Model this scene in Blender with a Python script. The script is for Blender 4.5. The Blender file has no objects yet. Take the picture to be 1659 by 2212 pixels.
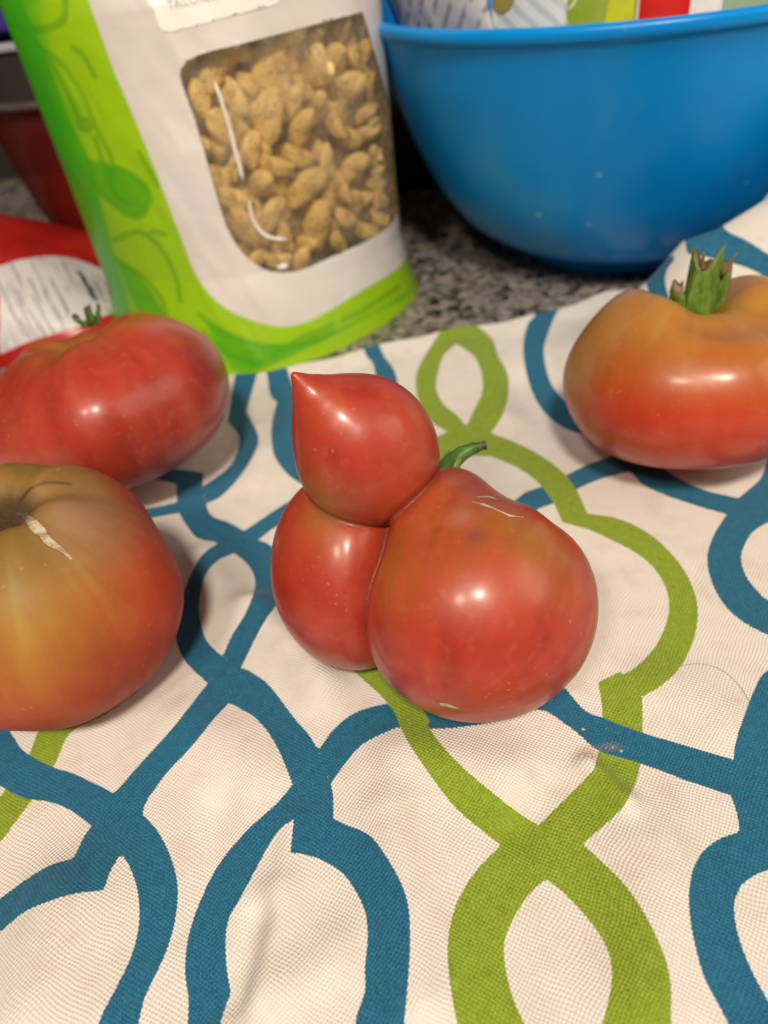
import bpy, math, random
import numpy as np
from mathutils import Vector, Matrix
random.seed(7); rng = np.random.default_rng(7)
C = bpy.context.scene.collection
SC = bpy.context.scene
CM = 0.01                                   # everything below is authored in centimetres

# ------------------------------------------------------------------ camera
PW, PH = 1659.0, 2212.0                     # reference frame the traced outlines are given in
FPX = PH*26/36
CAMH = 16.5
TILT, ROLL = math.radians(40), math.radians(9)
cR, sR = math.cos(ROLL), math.sin(ROLL)
FW = np.array([0, math.cos(TILT), -math.sin(TILT)])
U0 = np.array([0, math.sin(TILT), math.cos(TILT)])
R0 = np.array([1.0, 0, 0])
RI = cR*R0 - sR*U0; UP = sR*R0 + cR*U0
EYE = np.array([0, 0, CAMH])
cam_d = bpy.data.cameras.new('camera'); cam = bpy.data.objects.new('camera', cam_d); C.objects.link(cam)
cam_d.sensor_fit = 'VERTICAL'; cam_d.sensor_height = 36; cam_d.sensor_width = 27; cam_d.lens = 26
cam_d.clip_start = 0.005; cam_d.clip_end = 50
cam.matrix_world = Matrix([[RI[i], UP[i], -FW[i], EYE[i]*CM] for i in range(3)] + [[0, 0, 0, 1]])
cam_d.dof.use_dof = True; cam_d.dof.focus_distance = 0.168; cam_d.dof.aperture_fstop = 10.5
SC.camera = cam

def ray(px, py):
    return FW + RI*((px-PW/2)/FPX) + UP*(-(py-PH/2)/FPX)
def at(px, py, z=0.0):                      # point of the horizontal plane z
    d = ray(px, py); return EYE + d*((z-CAMH)/d[2])
def aty(px, py, y):                         # point of the vertical plane y
    d = ray(px, py); return EYE + d*(y/d[1])
def proj(P):
    v = np.asarray(P, float) - EYE
    Z = np.maximum(v@FW, 0.5)
    return PW/2 + (v@RI)/Z*FPX, PH/2 - (v@UP)/Z*FPX

# ------------------------------------------------------------------ world and lamps
w = bpy.data.worlds.new('World'); SC.world = w; w.use_nodes = True
w.node_tree.nodes['Background'].inputs[0].default_value = (1.0, 0.86, 0.72, 1)
w.node_tree.nodes['Background'].inputs[1].default_value = 0.085
def lamp(name, az, el, dist, size, power, col, tgt=(2, 16, 3)):
    L = bpy.data.lights.new(name, 'AREA'); L.shape = 'DISK'; L.size = size; L.energy = power; L.color = col
    o = bpy.data.objects.new(name, L); C.objects.link(o)
    a, e = math.radians(az), math.radians(el)          # az 0 = behind the camera, + = to its right
    d = Vector((math.sin(a)*math.cos(e), -math.cos(a)*math.cos(e), math.sin(e)))
    o.location = Vector(tgt)*CM + d*dist
    o.rotation_euler = d.to_track_quat('Z', 'Y').to_euler()
    return o
lamp('ceiling_and_side_lamp', -2, 55, 1.5, 0.19, 18.0, (1, 0.87, 0.71))
lamp('ceiling_and_side_lamp', -29, 50, 1.5, 0.19, 7.0, (1, 0.84, 0.68))
lamp('ceiling_and_side_lamp', 66, 36, 1.5, 0.95, 6.5, (1, 0.85, 0.68))  # broad side light added for shading from the right, source unseen
lamp('rear_glint_light', 172, 38, 1.6, 0.10, 2.6, (0.62, 0.60, 1.0))  # bluish light added behind for the violet glints, source unseen
SC.view_settings.view_transform = 'Standard'; SC.view_settings.look = 'None'
SC.view_settings.exposure = 0.02; SC.view_settings.gamma = 1.0
SC.cycles.use_denoising = True; SC.cycles.max_bounces = 8; SC.cycles.transparent_max_bounces = 12
SC.cycles.caustics_reflective = False; SC.cycles.caustics_refractive = False
SC.cycles.sample_clamp_indirect = 4

# ------------------------------------------------------------------ material helpers
class NT:
    def __init__(s, name):
        s.m = bpy.data.materials.new(name); s.m.use_nodes = True
        s.t = s.m.node_tree; s.b = s.t.nodes['Principled BSDF']; s.out = s.t.nodes['Material Output']
    def n(s, typ, **kw):
        nd = s.t.nodes.new(typ)
        for k, v in kw.items(): setattr(nd, k, v)
        return nd
    def put(s, sock, v):
        if hasattr(v, 'is_output') or isinstance(v, bpy.types.NodeSocket): s.t.links.new(v, sock)
        elif isinstance(v, (tuple, list)): sock.default_value = (*v, 1) if len(v) == 3 and len(sock.default_value) == 4 else v
        else: sock.default_value = v
    def set(s, **kw):
        for k, v in kw.items(): s.put(s.b.inputs[k.replace('_', ' ')], v)
        return s
    def math(s, op, a, b=0.0, c=None, clamp=False):
        nd = s.n('ShaderNodeMath', operation=op); nd.use_clamp = clamp
        s.put(nd.inputs[0], a); s.put(nd.inputs[1], b)
        if c is not None: s.put(nd.inputs[2], c)
        return nd.outputs[0]
    def mix(s, f, a, b, mode='MIX'):
        nd = s.n('ShaderNodeMix', data_type='RGBA', blend_type=mode)
        s.put(nd.inputs[0], f); s.put(nd.inputs[6], a); s.put(nd.inputs[7], b); return nd.outputs[2]
    def ramp(s, f, lo, hi, a=0.0, b=1.0):
        nd = s.n('ShaderNodeMapRange', interpolation_type='SMOOTHSTEP')
        s.put(nd.inputs[0], f); s.put(nd.inputs[1], lo); s.put(nd.inputs[2], hi); s.put(nd.inputs[3], a); s.put(nd.inputs[4], b)
        return nd.outputs[0]
    def attr(s, name): return s.n('ShaderNodeAttribute', attribute_name=name).outputs['Fac']
    def acol(s, name): return s.n('ShaderNodeAttribute', attribute_name=name).outputs['Color']
    def coord(s, which='Object'): return s.n('ShaderNodeTexCoord').outputs[which]
    def mapping(s, vec, scale=(1, 1, 1), rot=(0, 0, 0), loc=(0, 0, 0)):
        nd = s.n('ShaderNodeMapping'); s.put(nd.inputs[0], vec)
        nd.inputs['Scale'].default_value = scale; nd.inputs['Rotation'].default_value = rot; nd.inputs['Location'].default_value = loc
        return nd.outputs[0]
    def noise(s, vec, scale, detail=3, rough=.5, out='Fac', dist=0):
        nd = s.n('ShaderNodeTexNoise'); s.put(nd.inputs['Vector'], vec); s.put(nd.inputs['Scale'], scale)
        nd.inputs['Detail'].default_value = detail; nd.inputs['Roughness'].default_value = rough; nd.inputs['Distortion'].default_value = dist
        return nd.outputs[out]
    def voro(s, vec, scale, out='Distance', feature='F1', rnd=1.0):
        nd = s.n('ShaderNodeTexVoronoi', feature=feature); s.put(nd.inputs['Vector'], vec); s.put(nd.inputs['Scale'], scale)
        nd.inputs['Randomness'].default_value = rnd
        return nd.outputs[out]
    def bump(s, h, dist, strength=1.0, normal=None):
        nd = s.n('ShaderNodeBump'); s.put(nd.inputs['Height'], h); nd.inputs['Distance'].default_value = dist
        s.put(nd.inputs['Strength'], strength)
        if normal is not None: s.put(nd.inputs['Normal'], normal)
        return nd.outputs[0]

def simple(name, col, rough=.5, **kw):
    t = NT(name); o = t.coord(); n = t.noise(o, 60, 4)
    t.set(Base_Color=t.mix(t.ramp(n, .3, .7), tuple(c*.85 for c in col), tuple(min(1, c*1.12) for c in col)), Roughness=rough)
    for k, v in kw.items(): t.put(t.b.inputs[k.replace('_', ' ')], v)
    return t.m

# ------------------------------------------------------------------ mesh helpers
def mesh(name, V, F, mat, parent=None, smooth=True, attrs=None, uv=None, colattrs=None):
    V = np.asarray(V, np.float32)*CM
    F = np.asarray(F, np.int32) if not isinstance(F, list) else F
    me = bpy.data.meshes.new(name)
    if isinstance(F, np.ndarray):
        k = F.shape[1]; n = len(F)
        me.vertices.add(len(V)); me.vertices.foreach_set('co', V.ravel())
        me.loops.add(n*k); me.loops.foreach_set('vertex_index', F.ravel())
        me.polygons.add(n); me.polygons.foreach_set('loop_start', np.arange(0, n*k, k, dtype=np.int32))
        me.update(calc_edges=True)
    else:
        me.from_pydata(V.tolist(), [], F); me.update()
    me.validate()
    me.polygons.foreach_set('use_smooth', [smooth]*len(me.polygons))
    for k_, a in (attrs or {}).items():
        at_ = me.attributes.new(k_, 'FLOAT', 'POINT'); at_.data.foreach_set('value', np.asarray(a, np.float32).ravel())
    for k_, a in (colattrs or {}).items():
        at_ = me.attributes.new(k_, 'FLOAT_COLOR', 'POINT')
        a = np.asarray(a, np.float32); a = np.c_[a, np.ones(len(a))].astype(np.float32)
        at_.data.foreach_set('color', a.ravel())
    if uv is not None:
        l = me.uv_layers.new(name='UVMap'); idx = np.zeros(len(me.loops), np.int32); me.loops.foreach_get('vertex_index', idx)
        l.data.foreach_set('uv', np.asarray(uv, np.float32)[idx].ravel())
    me.materials.append(mat)
    o = bpy.data.objects.new(name, me); C.objects.link(o)
    if parent is not None: o.parent = parent
    return o
def tag(o, label=None, cat=None, group=None, kind=None):
    if label: o['label'] = label
    if cat: o['category'] = cat
    if group: o['group'] = group
    if kind: o['kind'] = kind
    return o
def empty(name, loc, label, cat, group=None):
    o = bpy.data.objects.new(name, None); C.objects.link(o); o.location = Vector([float(c)*CM for c in loc]); o.empty_display_size = .01
    return tag(o, label, cat, group)
def grid_faces(nu, nv, wrapu=False):
    a = np.arange(nu*nv).reshape(nu, nv)
    b = np.roll(a, -1, 0) if wrapu else a[1:]
    a_ = a if wrapu else a[:-1]
    return np.stack([a_[:, :-1], b[:, :-1], b[:, 1:], a_[:, 1:]], -1).reshape(-1, 4)
def smooth_loop(txt, n=7):
    """'x,y x,y* ...' -> closed outline; points marked * stay sharp corners"""
    pts = []; cor = []
    for t in txt.split():
        cor.append(t.endswith('*')); pts.append([float(q) for q in t.rstrip('*').split(',')])
    P = np.array(pts); N = len(P); out = []
    for i in range(N):
        p1, p2 = P[i], P[(i+1) % N]
        p0 = p1*2-p2 if cor[i] else P[i-1]
        p3 = p2*2-p1 if cor[(i+1) % N] else P[(i+2) % N]
        for t in np.arange(n)/n:
            out.append(.5*((2*p1)+(-p0+p2)*t+(2*p0-5*p1+4*p2-p3)*t*t+(-p0+3*p1-3*p2+p3)*t**3))
    return np.array(out)
def spline(pts, n=8):
    P = np.array(pts, float); P = np.vstack([2*P[0]-P[1], P, 2*P[-1]-P[-2]]); out = []
    for i in range(1, len(P)-2):
        p0, p1, p2, p3 = P[i-1:i+3]
        for t in np.arange(n)/n:
            out.append(.5*((2*p1)+(-p0+p2)*t+(2*p0-5*p1+4*p2-p3)*t*t+(-p0+3*p1-3*p2+p3)*t**3))
    out.append(P[-2]); return np.array(out)
def poly_sdf(Q, poly, margin=30.0, far=99.0):
    """signed distance (negative inside) of points Q to a closed outline"""
    lo, hi = poly.min(0)-margin, poly.max(0)+margin
    m = ((Q >= lo) & (Q <= hi)).all(1); d = np.full(len(Q), float(far)); q = Q[m]
    if len(q):
        best = np.full(len(q), 1e9); ins = np.zeros(len(q), bool)
        for a, b in zip(poly, np.roll(poly, -1, 0)):
            e = b-a; L = e@e
            if L < 1e-9: continue
            vx = q[:, 0]-a[0]; vy = q[:, 1]-a[1]
            t = np.clip((vx*e[0]+vy*e[1])/L, 0, 1)
            np.minimum(best, (vx-t*e[0])**2+(vy-t*e[1])**2, out=best)
            if a[1] != b[1]:
                c = ((a[1] > q[:, 1]) != (b[1] > q[:, 1])) & (vx < e[0]*vy/e[1])
                ins ^= c
        d[m] = np.where(ins, -1, 1)*np.sqrt(best)
    return np.minimum(d, far)
def line_sdf(Q, line, far=99.0):
    best = np.full(len(Q), 1e9)
    for a, b in zip(line[:-1], line[1:]):
        e = b-a; L = max(e@e, 1e-9)
        v = Q-a; t = np.clip(v@e/L, 0, 1)
        best = np.minimum(best, ((v-t[:, None]*e)**2).sum(1))
    return np.sqrt(best)
def tube(path, rad, seg=10, cap=True, squash=None):
    P = np.array(path, float); n = len(P); rad = np.broadcast_to(np.array(rad, float), (n,))
    T = np.gradient(P, axis=0); T /= np.linalg.norm(T, axis=1)[:, None]
    ref = np.array([0.31, 0.2, 0.93]); V = []
    A = np.cross(T[0], ref); A /= np.linalg.norm(A)
    for i in range(n):
        A = A-T[i]*(A@T[i]); A /= np.linalg.norm(A); B = np.cross(T[i], A)
        th = np.arange(seg)*2*np.pi/seg
        sq = 1.0 if squash is None else squash
        V.append(P[i]+rad[i]*(np.cos(th)[:, None]*A+sq*np.sin(th)[:, None]*B))
    V = np.vstack(V); F = []
    for i in range(n-1):
        for j in range(seg):
            F.append((i*seg+j, i*seg+(j+1) % seg, (i+1)*seg+(j+1) % seg, (i+1)*seg+j))
    if cap:
        F.append(tuple(range(seg-1, -1, -1))); F.append(tuple((n-1)*seg+j for j in range(seg)))
    return V, F
def join(parts):
    V = []; F = []; o = 0
    for v, f in parts:
        V.append(np.asarray(v)); F += [tuple(int(i)+o for i in q) for q in f]; o += len(v)
    return np.vstack(V), F
def vnoise(P, scale, seed=0, octaves=3):
    """smooth value noise in numpy, about -1..1"""
    P = np.asarray(P, float); out = np.zeros(len(P)); amp = 1.0; tot = 0
    for o in range(octaves):
        q = P*scale*(2**o)+seed*17.3; i = np.floor(q).astype(np.int64); f = q-i; f = f*f*(3-2*f)
        acc = np.zeros(len(P))
        for dx in (0, 1):
            for dy in (0, 1):
                for dz in (0, 1):
                    h = (i[:, 0]+dx)*374761393+(i[:, 1]+dy)*668265263+(i[:, 2]+dz)*2147483647+seed*1013904223
                    h = (h ^ (h >> 13))*1274126177; h = (h ^ (h >> 16)) & 0xffffff
                    wgt = (f[:, 0] if dx else 1-f[:, 0])*(f[:, 1] if dy else 1-f[:, 1])*(f[:, 2] if dz else 1-f[:, 2])
                    acc += wgt*(h/0xffffff*2-1)
        out += acc*amp; tot += amp; amp *= .5
    return out/tot

# ------------------------------------------------------------------ countertop
t = NT('speckled_granite'); o = t.mapping(t.coord(), (1, 1, 1))
n1 = t.noise(o, 150, 5, .6); cell = t.voro(o, 260, 'Color'); sep = t.n('ShaderNodeSeparateColor'); t.put(sep.inputs[0], cell)
c2 = t.voro(t.mapping(o, loc=(3, 1, 0)), 520, 'Color'); sep2 = t.n('ShaderNodeSeparateColor'); t.put(sep2.inputs[0], c2)
v = t.math('ADD', t.math('MULTIPLY', sep.outputs[0], .55), t.math('ADD', t.math('MULTIPLY', sep2.outputs[0], .28), t.math('MULTIPLY', n1, .34)))
base = t.mix(t.ramp(v, .36, .50), (.022, .020, .019), (.17, .155, .14))
base = t.mix(t.ramp(v, .58, .74), base, (.34, .31, .28))
base = t.mix(t.math('MULTIPLY', t.ramp(sep.outputs[1], .78, .82), .5), base, (.22, .17, .13))
t.set(Base_Color=base, Roughness=.22)
GRAN = t.m
def slab(name, x0, x1, y0, y1, z0, z1, mat, bev=.3):
    V = [(x, y, z) for x in (x0, x1) for y in (y0, y1) for z in (z0, z1)]
    F = [(0, 1, 3, 2), (4, 6, 7, 5), (0, 4, 5, 1), (2, 3, 7, 6), (0, 2, 6, 4), (1, 5, 7, 3)]
    return mesh(name, V, [tuple(f) for f in F], mat, smooth=False)
tag(slab('countertop', -150, 150, -30, 75, -3.2, 0, GRAN), kind='structure')
# the wall the counter stands against
t = NT('dark_backsplash'); t.set(Base_Color=t.mix(t.noise(t.coord(), 12), (.015, .012, .010), (.035, .028, .022)), Roughness=.5)
tag(slab('backsplash', -150, 150, 75, 77, -3.2, 60, t.m), kind='structure')

# ------------------------------------------------------------------ dish towel
YB_X = [-40, -20, -5.6, 2.7, 8, 12, 14, 17, 22, 40]
YB_Y = [25, 28.5, 30.4, 30.9, 31.7, 32.5, 32.2, 31.0, 30.5, 30.5]
MX = [8, 10, 11.2, 12.0, 13.1, 14.4, 16.0, 19, 23, 40]
MZ = [0, .9, 2.2, 3.0, 4.4, 4.7, 5.5, 10.0, 16.5, 16.5]  # heights past the right frame edge raised to shade the bowl
def fold(x, y, x0, y0, x1, y1, wdt, h):     # a soft ridge (or valley) along a segment
    e = np.array([x1-x0, y1-y0]); L = e@e
    t_ = np.clip(((x-x0)*e[0]+(y-y0)*e[1])/L, 0, 1)
    d2 = (x-x0-t_*e[0])**2+(y-y0-t_*e[1])**2
    return h*np.exp(-d2/(wdt*wdt))
FOLDS = []
def addfold(a, b, wdt, h):
    A = at(*a, .3); B = at(*b, .3); FOLDS.append((A[0], A[1], B[0], B[1], wdt, h*1.45))
addfold((560, 1990), (510, 2150), .35, -.22); addfold((600, 1960), (560, 2150), .5, .22)
addfold((620, 2150), (730, 2060), .6, .16); addfold((150, 1980), (80, 2200), 1.2, .35)
addfold((470, 1760), (420, 2200), .5, -.15); addfold((560, 1330), (700, 1490), .7, .45)
addfold((870, 1640), (1100, 1680), .8, .22); addfold((850, 1760), (900, 2150), .7, .25)
addfold((1270, 1660), (1350, 1740), .3, .22); addfold((1180, 1700), (1120, 1800), .4, -.12)
addfold((400, 1560), (560, 1680), .9, .2); addfold((1400, 1850), (1420, 2150), 1.0, .25)
addfold((1430, 1480), (1560, 1560), .8, .15); addfold((560, 930), (560, 1030), .7, .18)
addfold((1130, 830), (1260, 960), 1.0, -.2); addfold((1000, 760), (1080, 900), .9, .2)
addfold((440, 1200), (500, 1320), .6, .18); addfold((640, 1780), (620, 1900), .4, .12)
def towel_h(x, y):
    z = .34+.12*vnoise(np.c_[x, y, 0*x], .22, 3, 2)+.03*vnoise(np.c_[x, y, 0*x], .8, 5, 2)
    for f in FOLDS: z = z+fold(x, y, *f)
    z = .06+np.log1p(np.exp((z-.06)*14))/14
    H = np.interp(x, MX, MZ)
    cy = 27.2
    z = z+H*np.where(y < cy, np.exp(-((y-cy)/3.1)**2), np.exp(-((y-cy)/1.9)**2))
    return z
xs = np.unique(np.concatenate([np.arange(-36, -15, .5), np.arange(-15, 19.5, .085), np.arange(19.5, 36, .4)]))
tt = np.concatenate([np.linspace(0, .16, 14)[:-1], np.linspace(.16, .955, 330), 1-.045*(1-np.sin(np.linspace(0, np.pi/2, 26)[1:]))])
yb = np.interp(xs, YB_X, YB_Y)+.25*np.sin(xs*.55)+.1*np.sin(xs*1.7)
X = np.repeat(xs[:, None], len(tt), 1); Y = -4+tt[None, :]*(yb[:, None]+4)
Z = towel_h(X.ravel(), Y.ravel()).reshape(X.shape)
e = (yb[:, None]-Y)                          # rounded folded hem that drops to the counter
hemh = Z*0+.75
Z = np.where(e < 1.6, Z+.28*np.sin(np.clip(1-e/1.6, 0, 1)*np.pi*.5)**2, Z)
Z = Z*np.sqrt(np.clip(1-(np.clip(.38-e, 0, .38)/.38)**2, 0, 1))+.02
P = np.stack([X, Y, Z], -1).reshape(-1, 3)
Q = np.stack(proj(P), 1)
BLUE = ["1659,1295* 1760,1290 1830,1240 1840,1180 1800,1130 1700,1110* 1700,1060* 1860,1080 1930,1190 1900,1310 1800,1380 1659,1372*",
"1760,1850* 1850,1880 1900,1980 1880,2090 1820,2180 1760,2330* 1850,2330* 1950,2150 1990,1990 1930,1840 1780,1700*",
"1760,1395* 1900,1440 2000,1560 2050,1740* 2150,1720* 2090,1520 1960,1370 1760,1310*",
"1740,600* 1850,720 1900,850 1880,1060* 1990,1080* 2000,830 1920,660 1740,560*",
"515,785* 506,820 492,910* 516,943 511,980 490,1013 438,1051* 445,1089* 480,1070 520,1027 549,980 558,943 532,888* 553,815 560,785*",
"300,1010* 400,1015 440,1022* 438,1051 445,1089 459,1115 495,1129 528,1148 558,1166 584,1178 620,1215 625,1260 598,1305 565,1353 521,1442* 481,1419* 499,1376 528,1329 549,1277 549,1244 532,1216 506,1195* 471,1173 429,1164 410,1145 389,1112 382,1079* 381,1046* 344,1037 300,1030*",
"520,1152* 603,1096 680,1050* 690,1085* 603,1133 558,1166* 530,1175*",
"300,1100* 330,1096 382,1085* 400,1075* 400,1110* 391,1108 349,1115 300,1125*",
"471,1173* 438,1197 415,1235 398,1277 382,1338 379,1376 400,1428 448,1475* 480,1500* 521,1442* 481,1419* 448,1386 433,1343 431,1296 443,1244 471,1211 506,1195* 500,1170*",
"447,1478* 370,1576 317,1634 275,1682 246,1714* 262,1770* 308,1759* 317,1730 360,1671 413,1613 465,1550 495,1518* 521,1442*",
"445,1475* 521,1442* 542,1451 582,1481 635,1550 667,1587 688,1621* 714,1693* 632,1693* 598,1613 556,1555 495,1518*",
"688,1621* 720,1576 768,1539 831,1521 870,1523 960,1530 1060,1530 1150,1500 1200,1470* 1222,1488 1262,1533 1305,1552 1386,1582 1485,1612 1584,1641* 1579,1719* 1480,1685 1375,1646 1294,1622 1257,1592 1224,1566 1165,1533 1090,1555 993,1571 924,1574 865,1571 847,1576 783,1608 741,1656 714,1693*",
"632,1693* 688,1621* 714,1693* 720,1719 720,1769* 751,1783 795,1802 827,1839 865,1904 883,1963 886,2044 881,2124 873,2212 860,2330* 770,2330* 767,2212 788,2142 788,2089 794,2026 788,1968 762,1915 730,1878 677,1851 627,1841* 635,1769* 632,1730*",
"632,1693* 598,1735 534,1793 476,1862 439,1931 413,2000 402,2053 400,2105 407,2158 405,2212 395,2330* 450,2330* 476,2212 500,2140* 495,2124 489,2079 488,2021 497,1978 524,1931 561,1862 598,1798 635,1769* 680,1740*",
"-120,1480* 0,1560 26,1587 53,1624 111,1656 153,1669 206,1693 246,1714* 262,1770* 198,1783* 153,1751 106,1732 53,1724 0,1698 -120,1640*",
"198,1783* 246,1714* 308,1759* 339,1793 365,1841 381,1894 384,1941 376,2000 360,2053 339,2100 312,2158 299,2212 270,2330* 180,2330* 212,2212 249,2137 280,2074 296,2021 301,1973 296,1920 280,1873 262,1843* 238,1883 225,1923* 159,1931 106,1947 53,1970 0,2013 -100,2090* -100,2010* 0,1941 53,1902 106,1870 159,1854* 180,1809*",
"780,735* 791,768 808,792 815,860 835,980* 880,980* 862,880 859,829 850,796 829,768 815,735*",
"570,785* 577,813 584,853 598,869* 589,905 586,942 593,985 619,1022 647,1043 690,1070* 720,1040* 670,1010 650,960 655,905 640,853 622,803 615,780*",
"660,1040* 800,1150 950,1180 1120,1076* 1140,1120* 950,1225 790,1195 650,1090*",
"1118,1076* 1137,1062 1165,1053 1216,1030 1268,1004 1326,983 1400,950* 1430,985* 1360,1018 1305,1032 1247,1056 1198,1086 1165,1098 1151,1109 1120,1130* 1080,1130*",
"1360,1018* 1390,1047 1433,1068 1488,1087 1519,1097 1570,1111* 1640,1128* 1760,1140* 1760,1000* 1660,985* 1645,1030 1620,1055 1595,1076* 1520,1058 1458,1029 1420,1000* 1390,985*",
"1570,1111* 1545,1150 1528,1200 1535,1250 1560,1300 1600,1340 1659,1372 1720,1400* 1760,1330* 1659,1295 1640,1280 1615,1250 1602,1215 1605,1185 1625,1150 1659,1128* 1700,1110*",
"1780,1380* 1659,1447 1627,1496 1606,1550 1590,1600 1584,1641* 1579,1719* 1592,1759 1598,1797* 1552,1813 1514,1845 1493,1893 1488,1952 1498,2027 1520,2108 1547,2162 1573,2212 1620,2330* 1700,2330* 1690,2230 1659,2162 1632,2113 1606,2054 1590,2000 1587,1952 1600,1915 1627,1893 1659,1880 1780,1850*",
"1240,630* 1215,660 1202,677 1186,714 1175,754 1180,797 1195,836 1231,876 1280,910* 1330,950* 1274,942 1219,925 1176,891 1152,852 1138,810 1130,752 1139,703 1155,682 1165,650*",
"1550,470* 1571,499 1610,518 1659,549 1760,620* 1760,690* 1659,604 1610,577 1561,564 1510,552 1485,548* 1470,480*",
"1395,610* 1415,585 1450,552 1457,561* 1440,585 1437,612 1448,650* 1405,645*"]
GOVER = ["700,1300* 740,1420 820,1500 870,1560* 930,1560* 880,1480 800,1390 750,1290*",
"1060,935* 1114,956 1161,980 1208,1013 1241,1051 1269,1109* 1330,1119 1390,1145 1440,1185 1480,1235 1503,1290 1507,1335 1497,1385 1470,1440 1430,1480 1387,1505* 1292,1474* 1360,1450 1405,1410 1430,1370 1445,1320 1440,1275 1415,1230 1375,1195 1330,1171 1274,1145 1215,1128* 1194,1084 1161,1041 1114,1008 1057,985* 1010,960*",
"1010,690* 1060,728 1076,768 1097,810 1097,862 1081,905 1060,935* 1057,985* 1000,990 960,1030 900,1070* 880,985* 938,947 966,933* 925,905 902,857 899,810 918,768 955,710*",
"820,1480* 849,1528* 870,1582 902,1635 956,1711 999,1759 1082,1826* 1036,1872 999,1925 977,1979 967,2044 972,2124 988,2212 1020,2330* 1460,2330* 1450,2212 1450,2140 1442,2087 1420,2027 1386,1963 1348,1909 1305,1866 1259,1823* 1163,1783* 1117,1754 1069,1716 999,1657 945,1598 918,1552 895,1480*"]
GHOLE = ["985,742* 1015,762 1029,777 1041,810 1041,848 1024,886 1008,921* 987,897 958,872 942,839 946,806 958,768",
"1179,1899* 1144,1931 1112,1979 1090,2033 1093,2097 1112,2167 1133,2212 1180,2330* 1240,2330* 1300,2212 1310,2178 1321,2124 1318,2070 1294,2017 1251,1963 1208,1920"]
GUNDER = ["1292,1474* 1300,1523 1300,1555 1296,1600 1286,1652 1273,1673 1163,1783* 1180,1840* 1259,1823* 1326,1764 1353,1732 1375,1684 1385,1640 1388,1582 1388,1533 1387,1505* 1340,1450*",
"300,1490* 286,1502 227,1544 153,1582 116,1656 66,1732 32,1777 0,1820 -60,1880* -60,1760* 0,1719 10,1708 63,1629 82,1582 120,1540 180,1500*"]
def usdf(L, n=5):
    d = np.full(len(Q), 30.0)
    for s in L: d = np.minimum(d, poly_sdf(Q, smooth_loop(s, n), far=30))
    return d
vis = (P[:, 1] > 2)
dB = usdf(BLUE); dG = usdf(GOVER)
for s in GHOLE: dG = np.maximum(dG, -poly_sdf(Q, smooth_loop(s, 5), far=30))
dU = usdf(GUNDER)
for d in (dB, dG, dU): d[~vis] = 30
t = NT('printed_canvas'); uv = t.n('ShaderNodeUVMap').outputs[0]
warp = t.noise(t.mapping(uv, (.12, .12, 1)), 6, 2, out='Color')
wv = t.n('ShaderNodeVectorMath', operation='MULTIPLY_ADD'); t.put(wv.inputs[0], warp); wv.inputs[1].default_value = (.35, .35, 0); t.put(wv.inputs[2], uv)
sx = t.n('ShaderNodeSeparateXYZ'); t.put(sx.inputs[0], wv.outputs[0])
PITCH = 17.5
su = t.math('SINE', t.math('MULTIPLY', sx.outputs[0], PITCH*math.pi)); sv = t.math('SINE', t.math('MULTIPLY', sx.outputs[1], PITCH*1.08*math.pi))
wv1 = t.math('MULTIPLY', su, sv)
ab = t.math('ABSOLUTE', wv1); weave = t.math('ADD', t.math('MULTIPLY', wv1, .5), .5)
slub = t.noise(t.mapping(uv, (3, 60, 1)), 1, 3); slub2 = t.noise(t.mapping(uv, (60, 3, 1), loc=(9, 4, 0)), 1, 3)
jag = t.math('MULTIPLY', t.math('SUBTRACT', weave, .5), 2.2)
jag = t.math('ADD', jag, t.math('MULTIPLY', t.math('SUBTRACT', slub, .5), 2.5))
def msk(a): return t.ramp(t.math('ADD', t.attr(a), jag), 1.1, -1.1)
blot = t.noise(t.mapping(uv, (1, 1, 1)), .9, 5, .6); fine = t.noise(uv, 22, 3, .7)
white = t.mix(t.ramp(blot, .45, .72), (.79, .76, .71), (.72, .675, .60))
vary = t.math('ADD', t.math('MULTIPLY', slub, .5), t.math('MULTIPLY', slub2, .5))
blue = t.mix(t.ramp(vary, .35, .65), (.006, .095, .185), (.020, .19, .33))
green = t.mix(t.ramp(vary, .35, .65), (.17, .27, .012), (.33, .46, .04))
col = t.mix(msk('green_under'), white, green); col = t.mix(msk('blue_dye'), col, blue); col = t.mix(msk('green_over'), col, green)
col = t.mix(t.ramp(weave, .42, .0, 0, .17), col, (.02, .02, .015), 'MULTIPLY')  # occlusion between threads painted as darker weave gaps
speck = t.ramp(t.voro(uv, .55), .016, .011); speckm = t.ramp(t.noise(uv, .4, 1), .5, .52)
col = t.mix(t.math('MULTIPLY', speck, t.math('MULTIPLY', speckm, .6)), col, (.16, .11, .05))
dirt = t.math('MULTIPLY', t.ramp(t.attr('stain'), .25, 1), t.ramp(fine, .42, .62))
col = t.mix(t.math('MULTIPLY', dirt, .85), col, (.50, .36, .20))
hgt = t.math('ADD', t.math('MULTIPLY', weave, 1.0), t.math('MULTIPLY', vary, .8))
t.set(Base_Color=col, Roughness=.8, Normal=t.bump(hgt, .00030, .72))
t.put(t.b.inputs['Sheen Weight'], .08); t.put(t.b.inputs['Specular IOR Level'], .35)
CLOTH = t.m
sp = at(1265, 1625, .3); sp2 = at(1320, 1612, .3)
stain = np.exp(-((P[:, 0]-sp[0])**2/.10+(P[:, 1]-sp[1])**2/.05))+.75*np.exp(-((P[:, 0]-sp2[0])**2/.12+(P[:, 1]-sp2[1])**2/.03))
a_ = math.radians(7)
UV = np.stack([P[:, 0]*math.cos(a_)+P[:, 1]*math.sin(a_), -P[:, 0]*math.sin(a_)+P[:, 1]*math.cos(a_)+.5*P[:, 2]], 1)
UV[:, 1] += .10*vnoise(np.c_[P[:, :2], 0*P[:, 0]], .3, 9, 2)*3
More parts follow.
